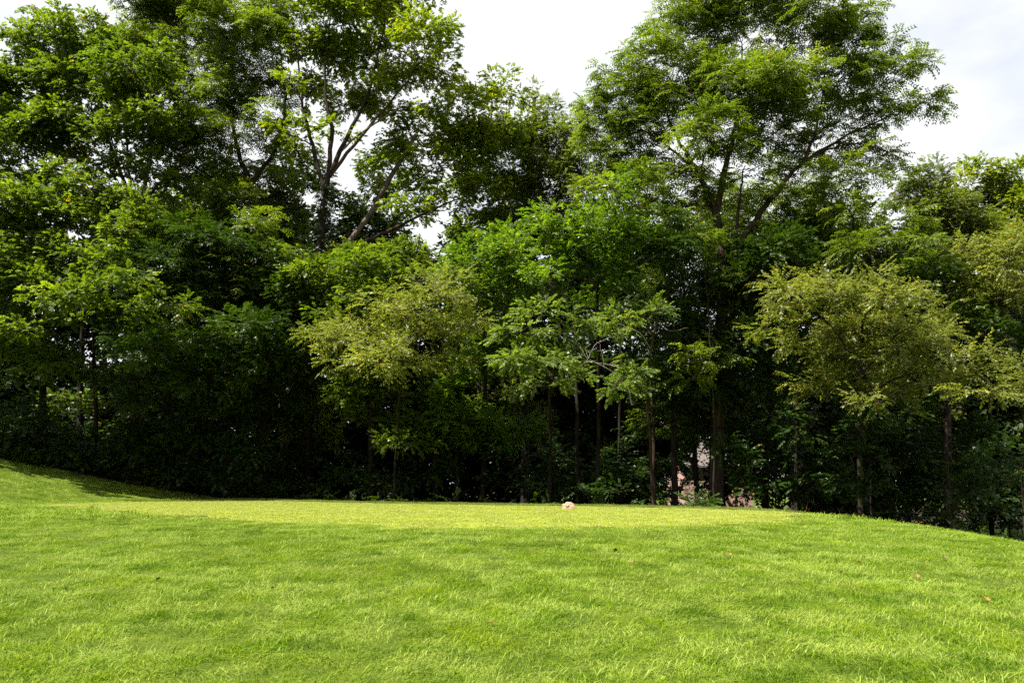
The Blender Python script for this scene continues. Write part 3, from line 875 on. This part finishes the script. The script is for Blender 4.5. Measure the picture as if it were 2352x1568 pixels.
tree("linden_tree", "mid green tree with some yellowing tips between the pale elm and the grey leaved tree", "tree", None, "bright",
     [(1110, 1090), (1115, 900), (1110, 720)],
     [(1090, 610, 60, 45), (1150, 670, 65, 50), (1095, 740, 55, 45), (1170, 590, 50, 40), (1060, 670, 40, 36), (1190, 700, 40, 40), (1040, 600, 26, 26), (1120, 800, 55, 40), (1060, 760, 45, 40), (1180, 640, 45, 40), (1150, 560, 50, 40), (1090, 850, 50, 36)], 37.5, .16, (), "dark", dens=1.5, back=4, skirt=[(800, 1040, 100, 8)])
tree("hickory_tree", "shaded feathery tree around the lower trunk of the big walnut", "tree", None, "shade_walnut",
     [(1600, 1120), (1590, 900), (1580, 700)],
     [(1555, 590, 65, 60), (1530, 700, 60, 55), (1600, 790, 70, 50), (1560, 880, 65, 50), (1600, 660, 55, 55), (1520, 520, 50, 45), (1500, 820, 45, 50), (1640, 720, 55, 45), (1650, 620, 50, 45), (1660, 860, 55, 45), (1560, 780, 60, 45), (1620, 900, 50, 40)], 36.8, .17, (), "dark", dens=1.5, back=4, skirt=[(900, 1020, 90, 5)])
tree("hickory_tree", "shaded leafy tree between the big walnut trunk and the wide olive elm", "tree", None, "dark",
     [(1760, 1120), (1765, 900), (1765, 700)],
     [(1700, 670, 60, 50), (1780, 590, 75, 55), (1820, 530, 55, 45), (1720, 790, 70, 55), (1790, 700, 70, 55), (1870, 560, 60, 50), (1790, 820, 65, 55), (1880, 500, 50, 50), (1860, 620, 60, 50), (1690, 580, 50, 45), (1700, 860, 55, 45), (1840, 880, 55, 40), (1740, 640, 55, 45), (1830, 760, 50, 45)], 37.8, .17, (), "dark", dens=1.5, back=4, skirt=[(860, 1030, 100, 7)])
tree("sumac_tree", "sapling with a bright fan of fronds in front of the big walnut trunk", "tree", None, "walnut",
     [(1640, 1150), (1640, 950), (1630, 830)],
     [(1640, 795, 42, 16), (1600, 825, 30, 20), (1655, 815, 26, 14), (1600, 528, 26, 16), (1625, 540, 18, 12), (1590, 870, 30, 26)], 34, .05, [dict(p=[(1630, 830), (1625, 690), (1605, 545)], r=.03)], "dark", dens=1.0)
tree("oak_tree", "dark oak behind the wide olive elm near the right end", "tree", None, "dark",
     [(2080, 1120), (2085, 900), (2080, 760)],
     [(2040, 640, 70, 50), (2130, 680, 70, 50), (2200, 740, 60, 50), (2050, 740, 70, 50), (2250, 780, 60, 50), (2330, 780, 60, 60), (2150, 620, 60, 40), (2120, 580, 55, 45), (2000, 600, 55, 45), (2240, 700, 55, 45), (2300, 840, 55, 45), (2180, 900, 60, 40), (2060, 900, 60, 36)], 37, .2, (), "dark", dens=1.5, back=4, skirt=[(820, 1060, 120, 8)])

tree("maple_tree", "round headed maple filling the gap below the pale fork of the tall left maple", "tree", None, "maple", [(180, 1100), (185, 850), (200, 560)],
     [(130, 440, 60, 45), (210, 470, 65, 45), (290, 520, 55, 45), (160, 390, 45, 30), (370, 490, 55, 45), (250, 440, 40, 30), (330, 560, 60, 45), (60, 430, 45, 40)], 47, .2, (), "dark", dens=.7)
tree("ash_tree", "ash behind the forked trunk of the second tall tree from the left", "tree", None, "maple", [(560, 1100), (560, 850), (555, 600)],
     [(480, 450, 55, 45), (560, 430, 50, 45), (640, 480, 55, 45), (540, 510, 60, 45), (680, 540, 50, 45), (600, 560, 60, 45), (450, 520, 50, 40), (690, 440, 36, 40), (655, 370, 45, 55), (700, 430, 45, 45), (640, 320, 40, 45), (715, 370, 30, 40), (660, 500, 60, 40), (500, 400, 50, 40)], 49, .2, (), "dark", dens=.7)
tree("ash_tree", "hazel green tree behind the low leaning limb near the sky holes", "tree", None, "maple", [(1000, 1100), (1000, 850), (990, 640)],
     [(900, 540, 50, 30), (830, 500, 45, 40), (930, 600, 60, 40), (1100, 520, 50, 45), (1110, 590, 55, 40), (1160, 520, 50, 50), (800, 560, 45, 40), (870, 440, 36, 30), (890, 390, 50, 40), (920, 450, 55, 35), (1040, 455, 55, 36), (1110, 420, 55, 45), (1150, 350, 50, 50), (1090, 330, 50, 40), (960, 500, 50, 30), (790, 470, 40, 36), (1180, 440, 50, 50), (1050, 540, 40, 40)], 50, .2, (), "dark", dens=.7)
tree("hickory_tree", "leafy tree behind the fork of the big walnut's long right limb", "tree", None, "walnut", [(1830, 1100), (1830, 850), (1820, 600)],
     [(1720, 520, 50, 36), (1790, 560, 60, 40), (1860, 520, 50, 40), (1890, 450, 50, 40), (1930, 560, 55, 45), (1580, 510, 50, 40), (1850, 430, 40, 26), (1640, 560, 50, 40), (1990, 520, 40, 40), (1740, 450, 50, 45), (1690, 500, 50, 40), (1800, 470, 50, 40), (1620, 440, 45, 40), (1765, 385, 45, 36), (1870, 395, 45, 32), (1500, 480, 50, 45), (1430, 420, 50, 45), (1900, 500, 50, 40)], 48, .2, (), "dark", dens=.8)

# the dim rear row that closes the wood
REAR = [(30, 56, "at the far left corner"), (240, 60, "behind the pale forked maple's trunk"), (440, 57, "behind the shaded sumac"), (660, 61, "behind the foot of the leaning trunks"),
        (860, 58, "behind the pale elm left of centre"), (1060, 62, "just left of the grey leaved tree's trunk"), (1260, 58, "behind the dogwood"), (1450, 62, "left of the big walnut's trunk"),
        (1660, 66, "straight behind the big walnut's trunk"), (1840, 58, "just left of the wide olive elm"), (2030, 62, "behind the wide olive elm"), (2230, 57, "near the right edge"), (2400, 60, "cut by the right edge")]
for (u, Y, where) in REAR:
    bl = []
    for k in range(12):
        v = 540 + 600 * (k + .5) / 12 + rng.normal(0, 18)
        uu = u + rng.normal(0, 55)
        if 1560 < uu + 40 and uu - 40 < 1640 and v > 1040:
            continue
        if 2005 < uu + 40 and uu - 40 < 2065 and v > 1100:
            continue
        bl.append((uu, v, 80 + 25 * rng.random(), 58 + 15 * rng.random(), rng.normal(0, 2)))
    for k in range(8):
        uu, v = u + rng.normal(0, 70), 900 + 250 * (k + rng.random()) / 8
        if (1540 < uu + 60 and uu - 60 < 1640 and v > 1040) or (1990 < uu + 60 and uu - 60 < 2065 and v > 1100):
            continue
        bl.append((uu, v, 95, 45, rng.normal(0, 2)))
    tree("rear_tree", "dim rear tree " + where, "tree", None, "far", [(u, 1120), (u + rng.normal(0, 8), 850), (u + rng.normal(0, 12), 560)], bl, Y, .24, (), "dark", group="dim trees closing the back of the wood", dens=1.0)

# slim trunks seen in the shade
for (u, v1, Y, r, lb, uu) in ((1500, 880, 40, .12, "thin reddish trunk catching light left of the house window", 1494), (1548, 860, 38.5, .19, "thick black trunk left of the house window", 1552),
                              (1050, 620, 41, .13, "thin dark trunk below the end of the pale elm", 1040), (1325, 700, 42, .14, "thin dark trunk behind the tiered dogwood", 1322),
                              (1835, 760, 44, .13, "dark trunk under the left end of the wide olive elm", 1838), (2175, 700, 37, .15, "dark trunk under the right end of the wide olive elm", 2168),
                              (1420, 720, 44, .10, "slim dark trunk behind the dead branches", 1428), (220, 620, 43, .14, "dark trunk under the low maple at the left", 214)):
    tree("slim_tree", lb, "tree", None, "dark", [(u, 1120), ((u + uu) / 2, 900), (uu, v1)],
         [(uu + rng.normal(0, 20), v1 + 10, 45, 36), (uu + 30, v1 + 70, 40, 30), (uu - 30, v1 + 120, 40, 30)], Y, r, (), "brown" if u == 1500 else "dark", dens=.9)

# shrubs along the foot of the wood
SHRUBS = [
    ("broad dark shrub at the far left on the bank", 110, 40.5, [(40, 960, 50, 36), (85, 950, 45, 34), (10, 1000, 45, 34), (60, 1010, 55, 30), (120, 1000, 60, 34), (170, 1040, 55, 30), (95, 1035, 50, 24)]),
    ("dark shrub right of the broad one on the bank", 255, 41.5, [(230, 1035, 55, 40), (290, 1060, 55, 36), (260, 1085, 55, 26), (330, 1030, 45, 40)]),
    ("tall leafy shrub where the bank meets the flat top", 400, 42.5, [(380, 1050, 50, 40), (440, 1030, 50, 50), (420, 1095, 55, 36), (470, 1075, 45, 36), (380, 1100, 40, 22)]),
    ("shrub with sun flecked leaves at the foot of the wood", 545, 41.5, [(520, 1050, 45, 40), (570, 1040, 45, 46), (540, 1100, 50, 34), (590, 1095, 40, 34), (565, 1000, 30, 30)]),
    ("low rounded shrub right of the sun flecked one", 665, 40.5, [(640, 1080, 45, 40), (690, 1060, 45, 45), (660, 1115, 50, 28), (720, 1105, 45, 30)]),
    ("low dark shrub behind the left part of the bright flat turf", 800, 37, [(770, 1110, 45, 30), (830, 1105, 50, 30), (800, 1085, 40, 26), (780, 1060, 36, 30)]),
    ("rounded dark shrub ending the hedge left of centre", 905, 36, [(880, 1120, 45, 28), (930, 1115, 38, 28), (900, 1095, 40, 22)]),
    ("tall shaded shrub with pale leaves below the elm", 1000, 37, [(1000, 1040, 40, 36), (1010, 980, 36, 36), (985, 1090, 40, 34), (1045, 1080, 36, 34)]),
    ("dim ferny shrub left of the stone", 1160, 35, [(1150, 1110, 40, 26), (1190, 1085, 36, 30), (1130, 1050, 34, 34), (1210, 1130, 36, 20)]),
    ("tiny shrub right behind the stone", 1390, 33, [(1370, 1145, 36, 16), (1410, 1130, 30, 18), (1340, 1130, 30, 20)]),
    ("small green shrub below the house window", 1606, 28.5, [(1600, 1160, 26, 12), (1618, 1157, 18, 12)]),
    ("shrub with a few lit leaves right of the big walnut trunk", 1690, 31, [(1690, 1130, 34, 28), (1715, 1140, 34, 26), (1740, 1110, 34, 28), (1700, 1050, 34, 34), (1665, 1040, 22, 28), (1700, 1090, 26, 22), (1720, 1060, 24, 20)]),
    ("shrub with layered shaded leaves under the olive elm", 1850, 33, [(1830, 1000, 45, 28), (1880, 1060, 40, 26), (1800, 960, 40, 24), (1850, 1110, 40, 30), (1790, 1060, 36, 28)]),
    ("shaded viburnum below the middle of the olive elm", 2000, 31.5, [(1990, 980, 55, 28), (2050, 1010, 45, 26), (1960, 1040, 40, 24), (1950, 930, 40, 22), (2075, 960, 36, 24), (1972, 1050, 40, 40), (1982, 1125, 45, 36), (1940, 1110, 40, 30), (1965, 990, 36, 30)]),
    ("dim shrub just past the right shoulder of the mound", 2120, 37, [(2080, 1100, 60, 34), (2140, 1130, 60, 36), (2190, 1080, 55, 36), (2110, 1170, 60, 30), (2100, 1040, 50, 30)]),
    ("dim shrub low in the right corner of the wood", 2310, 36, [(2290, 1160, 65, 40), (2340, 1120, 60, 44), (2230, 1190, 60, 30), (2370, 1190, 60, 40), (2250, 1010, 50, 40)]),
    ("dim shrub between the big walnut trunk and the mound's shoulder", 1780, 36, [(1760, 1110, 55, 34), (1810, 1140, 55, 30), (1770, 1040, 45, 36), (1890, 1130, 55, 36), (1900, 1080, 45, 34)]),
    ("dim shrub in the dark left of the house window", 1470, 38, [(1510, 1080, 36, 40), (1535, 1135, 28, 30), (1500, 1150, 40, 26), (1555, 1150, 26, 22), (1550, 1085, 26, 36), (1450, 1120, 55, 34), (1500, 1100, 45, 36), (1430, 1060, 45, 34), (1520, 1140, 40, 22), (1400, 1090, 45, 34)]),
    ("dim shrub in the dark behind the tiered dogwood", 1280, 38, [(1250, 1120, 55, 34), (1300, 1100, 50, 36), (1270, 1050, 45, 34), (1330, 1130, 45, 28), (1230, 1040, 40, 30)]),
    ("big leaved shrub in deep shade near the right edge", 2230, 30, [(2250, 1060, 55, 36), (2300, 1100, 50, 36), (2210, 1120, 50, 34), (2330, 1040, 45, 40), (2190, 1180, 45, 24), (2280, 1170, 50, 30)]),
]
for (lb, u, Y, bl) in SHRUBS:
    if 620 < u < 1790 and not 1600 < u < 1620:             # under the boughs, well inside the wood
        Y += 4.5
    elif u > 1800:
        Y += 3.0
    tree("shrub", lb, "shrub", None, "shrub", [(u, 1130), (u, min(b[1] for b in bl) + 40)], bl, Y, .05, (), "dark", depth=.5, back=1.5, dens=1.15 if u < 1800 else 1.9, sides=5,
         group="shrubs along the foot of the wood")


def undergrowth():
    n = 26000
    x = rng.uniform(-32, 34, n); y = rng.uniform(26, 72, n)
    k = (y > wood_edge(x) + .5) & in_view(x, y, 2) & (fnoise(x * .5, y * .5, 2) > .36)
    x, y = x[k], y[k]
    xb = rng.uniform(-33, -12, 5200); yb = wood_edge(xb) + .2 + rng.random(5200) * 7
    x = np.concatenate([x, xb]); y = np.concatenate([y, yb])
    hgt = .15 + (.9 + .07 * np.clip(y - 42, 0, 30) + .05 * np.clip(x - 8, 0, 12) + 1.1 * ss(-11, -14, x)) * fnoise(x * .6 + 9, y * .6, 2) * rng.random(len(x))
    pos = np.stack([x, y, gz(x, y) + hgt], 1)
    d = rng.normal(0, 1, (len(x), 3)); d[:, 2] = np.abs(d[:, 2]) * .5
    V, Fc, Tn = leaves_mesh(pos, d, "far", .75, np.clip(.5 + rng.normal(0, .2, len(x)), 0, .95))
    o = mesh_obj("undergrowth", V, Fc, LM["dark"], None, None, attr={"tint": ("FACE", Tn)})
    o["kind"] = "stuff"; o["label"] = "dim low undergrowth covering the wood floor"


undergrowth()


# ------------------------------------------------------------------ houses behind the wood
def simple_mat(name, c, rough=.7, noise=0.0, scale=8, bump=0.0):
    m, nt, N, L = new_mat(name)
    out = N("ShaderNodeOutputMaterial")
    pr = N("ShaderNodeBsdfPrincipled"); pr.inputs["Roughness"].default_value = rough
    if noise:
        geo = N("ShaderNodeTexCoord")
        nz = N("ShaderNodeTexNoise"); nz.inputs["Scale"].default_value = scale; nz.inputs["Detail"].default_value = 6
        L(geo.outputs["Object"], nz.inputs["Vector"])
        r = ramp(N, [(.3, tuple(k * (1 - noise) for k in c)), (.7, tuple(min(1, k * (1 + noise)) for k in c))])
        L(nz.outputs["Fac"], r.inputs["Fac"]); L(r.outputs["Color"], pr.inputs["Base Color"])
        if bump:
            bp = N("ShaderNodeBump"); bp.inputs["Strength"].default_value = bump; bp.inputs["Distance"].default_value = .02
            L(nz.outputs["Fac"], bp.inputs["Height"]); L(bp.outputs[0], pr.inputs["Normal"])
    else:
        pr.inputs["Base Color"].default_value = (*c, 1)
    L(pr.outputs[0], out.inputs["Surface"])
    return m


def brick_mat():
    m, nt, N, L = new_mat("brickwork")
    out = N("ShaderNodeOutputMaterial")
    tc = N("ShaderNodeTexCoord")
    sp = N("ShaderNodeSeparateXYZ"); cb = N("ShaderNodeCombineXYZ")
    ad = N("ShaderNodeMath"); ad.operation = "ADD"
    L(tc.outputs["Object"], sp.inputs[0]); L(sp.outputs["X"], ad.inputs[0]); L(sp.outputs["Y"], ad.inputs[1])
    L(ad.outputs[0], cb.inputs["X"]); L(sp.outputs["Z"], cb.inputs["Y"])
    bt = N("ShaderNodeTexBrick"); bt.inputs["Scale"].default_value = 1
    bt.inputs["Brick Width"].default_value = .23; bt.inputs["Row Height"].default_value = .075; bt.inputs["Mortar Size"].default_value = .008
    bt.inputs["Color1"].default_value = (.34, .17, .12, 1); bt.inputs["Color2"].default_value = (.26, .12, .085, 1); bt.inputs["Mortar"].default_value = (.4, .36, .32, 1)
    L(cb.outputs[0], bt.inputs["Vector"])
    pr = N("ShaderNodeBsdfPrincipled"); pr.inputs["Roughness"].default_value = .9
    L(bt.outputs["Color"], pr.inputs["Base Color"]); L(pr.outputs[0], out.inputs["Surface"])
    return m


def box(name, lo, hi, mat, parent, origin):
    x0, y0, z0 = lo; x1, y1, z1 = hi
    V = [(x0, y0, z0), (x1, y0, z0), (x1, y1, z0), (x0, y1, z0), (x0, y0, z1), (x1, y0, z1), (x1, y1, z1), (x0, y1, z1)]
    Fc = [(3, 2, 1, 0), (4, 5, 6, 7), (0, 1, 5, 4), (1, 2, 6, 5), (2, 3, 7, 6), (3, 0, 4, 7)]
    return mesh_obj(name, V, Fc, mat, parent, origin)


def boxes(name, bs, mat, parent, origin):
    V, Fc = [], []
    for (lo, hi) in bs:
        n = len(V)
        x0, y0, z0 = lo; x1, y1, z1 = hi
        V += [(x0, y0, z0), (x1, y0, z0), (x1, y1, z0), (x0, y1, z0), (x0, y0, z1), (x1, y0, z1), (x1, y1, z1), (x0, y1, z1)]
        Fc += [tuple(k + n for k in f) for f in [(3, 2, 1, 0), (4, 5, 6, 7), (0, 1, 5, 4), (1, 2, 6, 5), (2, 3, 7, 6), (3, 0, 4, 7)]]
    return mesh_obj(name, V, Fc, mat, parent, origin)


WHITE = simple_mat("white_paint", (.8, .8, .78), .5)
PANE = simple_mat("window_glass", (.02, .025, .03), .05)
ROOF = simple_mat("roof_shingle", (.09, .075, .065), .9, .3, 6)


def gable_roof(x0, x1, y0, y1, z0, h, parent, origin):
    o_ = .4
    ym = (y0 + y1) / 2
    V = [(x0 - o_, y0 - o_, z0), (x1 + o_, y0 - o_, z0), (x1 + o_, ym, z0 + h), (x0 - o_, ym, z0 + h), (x1 + o_, y1 + o_, z0), (x0 - o_, y1 + o_, z0)]
    V += [(x, y, z - .18) for (x, y, z) in V]
    Fc = [(0, 1, 2, 3), (3, 2, 4, 5), (7, 6, 9, 8), (8, 9, 11, 10), (0, 6, 7, 1), (5, 4, 10, 11), (1, 7, 8, 2), (2, 8, 10, 4), (3, 9, 6, 0), (5, 11, 9, 3)]
    return mesh_obj("roof", V, Fc, ROOF, parent, origin)


def brick_house():
    Y = 76.0
    c = P(1604, 1140, Y)
    g = float(gz(c[0], Y + 3)) - .1
    x0, x1 = c[0] - 1.25, c[0] + 5.0
    y0, y1 = Y, Y + 9
    org = ((x0 + x1) / 2, Y + 4.5, g)
    h = thing("brick_house", "red brick house with a white framed window glimpsed between trunks behind the wood", "house", org)
    zt = g + 5.6
    wz0, wz1 = P(1604, 1142, Y)[2], P(1604, 1116, Y)[2]
    wx0, wx1 = P(1597, 1142, Y)[0], P(1612, 1142, Y)[0]
    wz0, wz1 = float(wz0), float(wz0) + 1.35
    # front wall with an opening, the other three walls solid
    BR = brick_mat()
    boxes("wall", [((x0, y0, g), (wx0, y0 + .25, zt)), ((wx1, y0, g), (x1, y0 + .25, zt)), ((wx0, y0, g), (wx1, y0 + .25, wz0)), ((wx0, y0, wz1), (wx1, y0 + .25, zt)),
                   ((x0, y0 + .25, g), (x0 + .25, y1, zt)), ((x1 - .25, y0 + .25, g), (x1, y1, zt)), ((x0 + .25, y1 - .25, g), (x1 - .25, y1, zt))], BR, h, org)
    gable_roof(x0, x1, y0, y1, zt, 2.6, h, org)
    win = boxes("window", [((wx0, y0 - .04, wz0), (wx0 + .13, y0 + .1, wz1)), ((wx1 - .13, y0 - .04, wz0), (wx1, y0 + .1, wz1)), ((wx0 + .13, y0 - .04, wz0), (wx1 - .13, y0 + .1, wz0 + .12)),
                           ((wx0 + .13, y0 - .04, wz1 - .12), (wx1 - .13, y0 + .1, wz1)), ((wx0 + .13, y0 - .02, (wz0 + wz1) / 2 - .03), (wx1 - .13, y0 + .08, (wz0 + wz1) / 2 + .03))], WHITE, h, org)
    box("pane", (wx0 + .13, y0 + .04, wz0 + .12), (wx1 - .13, y0 + .06, wz1 - .12), PANE, win, org)
    box("sill", (wx0 - .12, y0 - .14, wz0 - .18), (wx1 + .12, y0 - .003, wz0 - .003), WHITE, win, org)


def side_house():
    Y = 66.0
    c = P(2058, 1190, Y)
    g = float(gz(c[0], Y + 2)) - .1
    x1 = c[0]; x0 = x1 - 6.5
    org = ((x0 + x1) / 2, Y + 3, g)
    h = thing("house", "dull pink walled house with a white corner, seen over the mound's right shoulder", "house", org)
    zt = g + 3.2
    M = simple_mat("pink_siding", (.34, .22, .19), .85, .15, 3)
    boxes("wall", [((x0, Y, g), (x1 - .16, Y + .25, zt)), ((x0, Y + .25, g), (x0 + .25, Y + 6, zt)), ((x1 - .25, Y + .25, g), (x1, Y + 6, zt)), ((x0 + .25, Y + 5.75, g), (x1 - .25, Y + 6, zt))], M, h, org)
    box("corner_board", (x1 - .16, Y - .03, g), (x1 + .03, Y + .2, zt), WHITE, h, org)
    gable_roof(x0, x1, Y, Y + 6, zt, 1.8, h, org)


brick_house()
side_house()


# ------------------------------------------------------------------ tee stone
def tee_stone():
    p = ground_at(1306, 1168)
    Y = p[1]; k = Y / F                           # metres per survey unit there
    g = float(gz(p[0], p[1]))
    org = (p[0], p[1], g - .03)
    root = thing("tee_stone", "small pinkish stone with a dark wing shaped emblem on the bright flat turf", "stone", org)
    # outline of the front face (survey units, y up), left lobe lower than the main hump
    out = [(-15.5, -1), (-14, 2), (-13.4, 5), (-14.3, 8.5), (-13.8, 11.3), (-11.5, 13), (-7.6, 13.2), (-6.2, 15.6), (-3.2, 17), (1.2, 16.6), (5.4, 16.4), (7.8, 14.6), (11.2, 12.8), (13.2, 9.4), (15.3, 5), (16.0, 1.6), (15.6, -1)]
    n = len(out)
    layers = [(0.0, .93, 0), (.03, 1.0, 0), (.14, .98, 0), (.22, .86, 0), (.27, .62, 0)]
    V, Fc = [], []
    r = np.random.default_rng(5)
    for li, (d, s, _) in enumerate(layers):
        for (a, b) in out:
            zz = (b * (s if b > 3 else 1)) * k
            V.append((p[0] + a * s * k + r.normal(0, .003), p[1] - .10 + d + .045 * (b / 17) + r.normal(0, .004), g - .02 + zz))
    for li in range(len(layers) - 1):
        for i in range(n):
            j = (i + 1) % n
            Fc.append((li * n + i, li * n + j, (li + 1) * n + j, (li + 1) * n + i))
    # front face with relief: inner ring and a centre
    inner = len(V)
    for (a, b) in out:
        V.append((p[0] + a * .55 * k, p[1] - .125 + .045 * (b / 17) + r.normal(0, .006), g - .02 + (7 + (b - 7) * .55) * k))
    cc = len(V); V.append((p[0], p[1] - .128 + .02, g - .02 + 7 * k))
    for i in range(n):
        j = (i + 1) % n
        Fc.append((j, i, inner + i, inner + j)); Fc.append((inner + j, inner + i, cc))
    last = (len(layers) - 1) * n
    Fc.append(tuple(last + i for i in range(n)))
    st = mesh_obj("stone", V, Fc, simple_mat("pink_sandstone", (.32, .20, .135), .9, .16, 14, .4), root, org)
    # emblem: an upswept wing, and a small point to its left
    def plate(name, pts, mat, lift):
        m = len(pts)
        f = lambda a, b, d: (p[0] + a * k, p[1] - .128 + .045 * (b / 17) - lift - d, g - .02 + b * k)
        W = [f(a, b, .006) for a, b in pts] + [f(a, b, -.03) for a, b in pts]
        fc = [tuple(range(m - 1, -1, -1))] + [(i, (i + 1) % m, m + (i + 1) % m, m + i) for i in range(m)]
        return mesh_obj(name, W, fc, mat, st, org)
    EM = simple_mat("emblem_paint", (.045, .05, .04), .8)
    plate("emblem", [(-7.6, 5.6), (-4.5, 4.8), (-2.4, 4.7), (-.4, 5.6), (.8, 7.4), (1.0, 9.2), (.2, 11.2), (-1.2, 8.6), (-3.2, 6.8), (-5, 6.2)], EM, .004)
    RL = simple_mat("faded_lettering", (.36, .19, .14), .9)
    a = -9.3
    for w, hh in ((1.5, 1.1), (1.2, .8), (1.4, 1.0), (1.0, .8), (1.6, 1.0), (1.2, .9), (1.3, .8)):
        plate("lettering", [(a, 1.7), (a + w, 1.7), (a + w, 1.7 + hh), (a, 1.7 + hh)], RL, .003)
        a += w + .35


tee_stone()


# ------------------------------------------------------------------ small things on the lawn
def fallen_leaf(u, v, size, col, label, seed):
    p = ground_at(u, v)
    p[2] = float(gz(p[0], p[1])) + .045
    r = np.random.default_rng(seed)
    root_loc = tuple(p)
    out = [(0, -.5), (.12, -.3), (.42, -.28), (.28, -.02), (.5, .18), (.2, .2), (0, .55), (-.2, .22), (-.48, .2), (-.27, -.04), (-.4, -.3), (-.1, -.3)]
    a = r.random() * 6.28
    V = []
    R = Matrix.Rotation(a, 3, "Z"); T = Matrix.Rotation(.5 + .5 * r.random(), 3, "X")
    for (x, y) in out:
        q = R @ (T @ Vector((x, y, .35 * abs(x) + .25 * y * y)))
        V.append(tuple(np.array(q) * size + p))
    V.append(tuple(np.array(R @ (T @ Vector((0, 0, 0)))) * size + p))
    n = len(out)
    Fc = [(i, (i + 1) % n, n) for i in range(n)]
    # petiole
    s0 = np.array(R @ (T @ Vector((0, -.5, .06)))) * size + p; s1 = np.array(R @ (T @ Vector((.12, -.95, .2)))) * size + p
    m0 = len(V)
    w = np.array((.012, 0, .012)) * size * 3
    V += [tuple(s0 - w), tuple(s0 + w), tuple(s1 + w), tuple(s1 - w)]
    Fc.append((m0, m0 + 1, m0 + 2, m0 + 3))
    m = simple_mat("withered_leaf", col, .8, .3, 30)
    o = mesh_obj("fallen_leaf", V, Fc, m, None, root_loc)
    sd = o.modifiers.new("thickness", "SOLIDIFY"); sd.thickness = .0025
    o["label"] = label; o["category"] = "leaf"; o["group"] = "fallen leaves scattered on the lawn"


DK, OR, PK, YL = (.040, .022, .013), (.28, .115, .035), (.17, .085, .045), (.30, .20, .04)
for i, (u, v, s, c, lb) in enumerate([
    (363, 1338, .09, DK, "dark curled fallen leaf on the left part of the near grass"), (1414, 1271, .11, DK, "dark curled fallen leaf on the grass below the stone"),
    (1130, 1442, .085, OR, "orange upright fallen leaf in the lowest middle grass"), (2268, 1386, .10, OR, "big orange fallen leaf far right on the near grass"),
    (2108, 1331, .09, PK, "pale brown fallen leaf on the right slope of the mound"), (1454, 1297, .08, PK, "small pinkish fallen leaf just right of the dark one below the stone"),
    (625, 1359, .07, OR, "tiny orange fallen leaf right of the dark leaf on the left"), (1934, 1321, .09, PK, "dull fallen leaf nearest the pale brown one on the right slope"),
    (1973, 1297, .08, YL, "yellow fallen leaf on the right half of the mound face"), (1678, 1281, .08, OR, "orange fallen leaf high on the mound face below the house window"),
    (2170, 1290, .09, DK, "dark fallen leaf near the right shoulder of the mound"), (623, 1204, .09, PK, "pinkish fallen leaf on the edge of the mown turf at left"),
    (150, 1362, .06, DK, "small dark fallen leaf near the left border of the grass")]):
    fallen_leaf(u, v, s * .66, c, lb, i)


def tuft(u, v, label, n, h, seed):
    p = ground_at(u, v); p[2] = float(gz(p[0], p[1]))
    src = blade_patch("grass_tuft_mesh", .16, n, h * .5, h, .014, GM_ROUGH, .5, seed)
    o = bpy.data.objects.new("grass_tuft", src.data)
    COL.objects.link(o)
    o.location = p
    o["label"] = label; o["category"] = "grass tuft"


tuft(212, 1172, "tall tuft of wild grass on the left rim of the mown turf", 40, .30, 3)
tuft(305, 1180, "wide low tuft of wild grass on the rim right of the tall one", 50, .20, 4)


def stump(u, v, w, h, label):
    p = P(u, v, 26.4)
    g = float(gz(p[0], p[1]))
    k = 26.4 / F
    pts = np.array([(p[0], p[1], g - .1), (p[0] + .01, p[1], g + h * k * .6), (p[0] - .005, p[1] + .01, g + h * k)])
    T = Tubes(); T.add(pts, np.array((w * 1.3, w, w * .9)) * k / 2, 8)
    n = T.n
    V = np.concatenate(T.v); Fc = [tuple(f) for f in np.concatenate(T.f)] + [tuple(range(n - 8, n))]
    o = mesh_obj("tree_stump", V, Fc, BM["dead"], None, (p[0], p[1], g))
    o["label"] = label; o["category"] = "stump"; o["group"] = "cut stems on the far edge of the mound"


stump(1738, 1166, 5, 20, "tallest cut tan stem at the far edge right of the house window")
stump(1752, 1166, 4, 13, "short cut tan stem right of the tallest one")
stump(1745, 1166, 3, 14, "thinnest cut tan stem between the two others")


def flower(u, v, Y, col, label, h):
    p = P(u, v, Y); g = float(gz(p[0], p[1]))
    root = thing("flower", label, "flower", (p[0], p[1], g), "garden flowers below the right shoulder of the mound")
    T = Tubes(); T.add(np.array([(p[0], Y, g - .02), (p[0] + .01, Y, (g + p[2]) / 2), (p[0], Y, p[2])]), [.006, .005, .004], 5)
    T.obj("stem", BM["dark"], root, (p[0], p[1], g))
    V, Fc = [], []
    for k in range(7):
        a = k * 2 * math.pi / 7
        d = np.array((math.cos(a), math.sin(a), .5)); s = np.array((-math.sin(a), math.cos(a), 0))
        n = len(V)
        V += [p, p + d * h * .6 + s * h * .28, p + d * h, p + d * h * .6 - s * h * .28]
        Fc.append((n, n + 1, n + 2, n + 3))
    mesh_obj("petals", V, Fc, simple_mat("petal", col, .6), root, (p[0], p[1], g))


flower(2104, 1199, 20.5, (.75, .32, .04), "orange flower peeping over the right shoulder of the mound", .035)
flower(2116, 1200, 20.5, (.55, .08, .08), "red flower right beside the orange one on the shoulder", .05)

print("LEAVES", STAT)
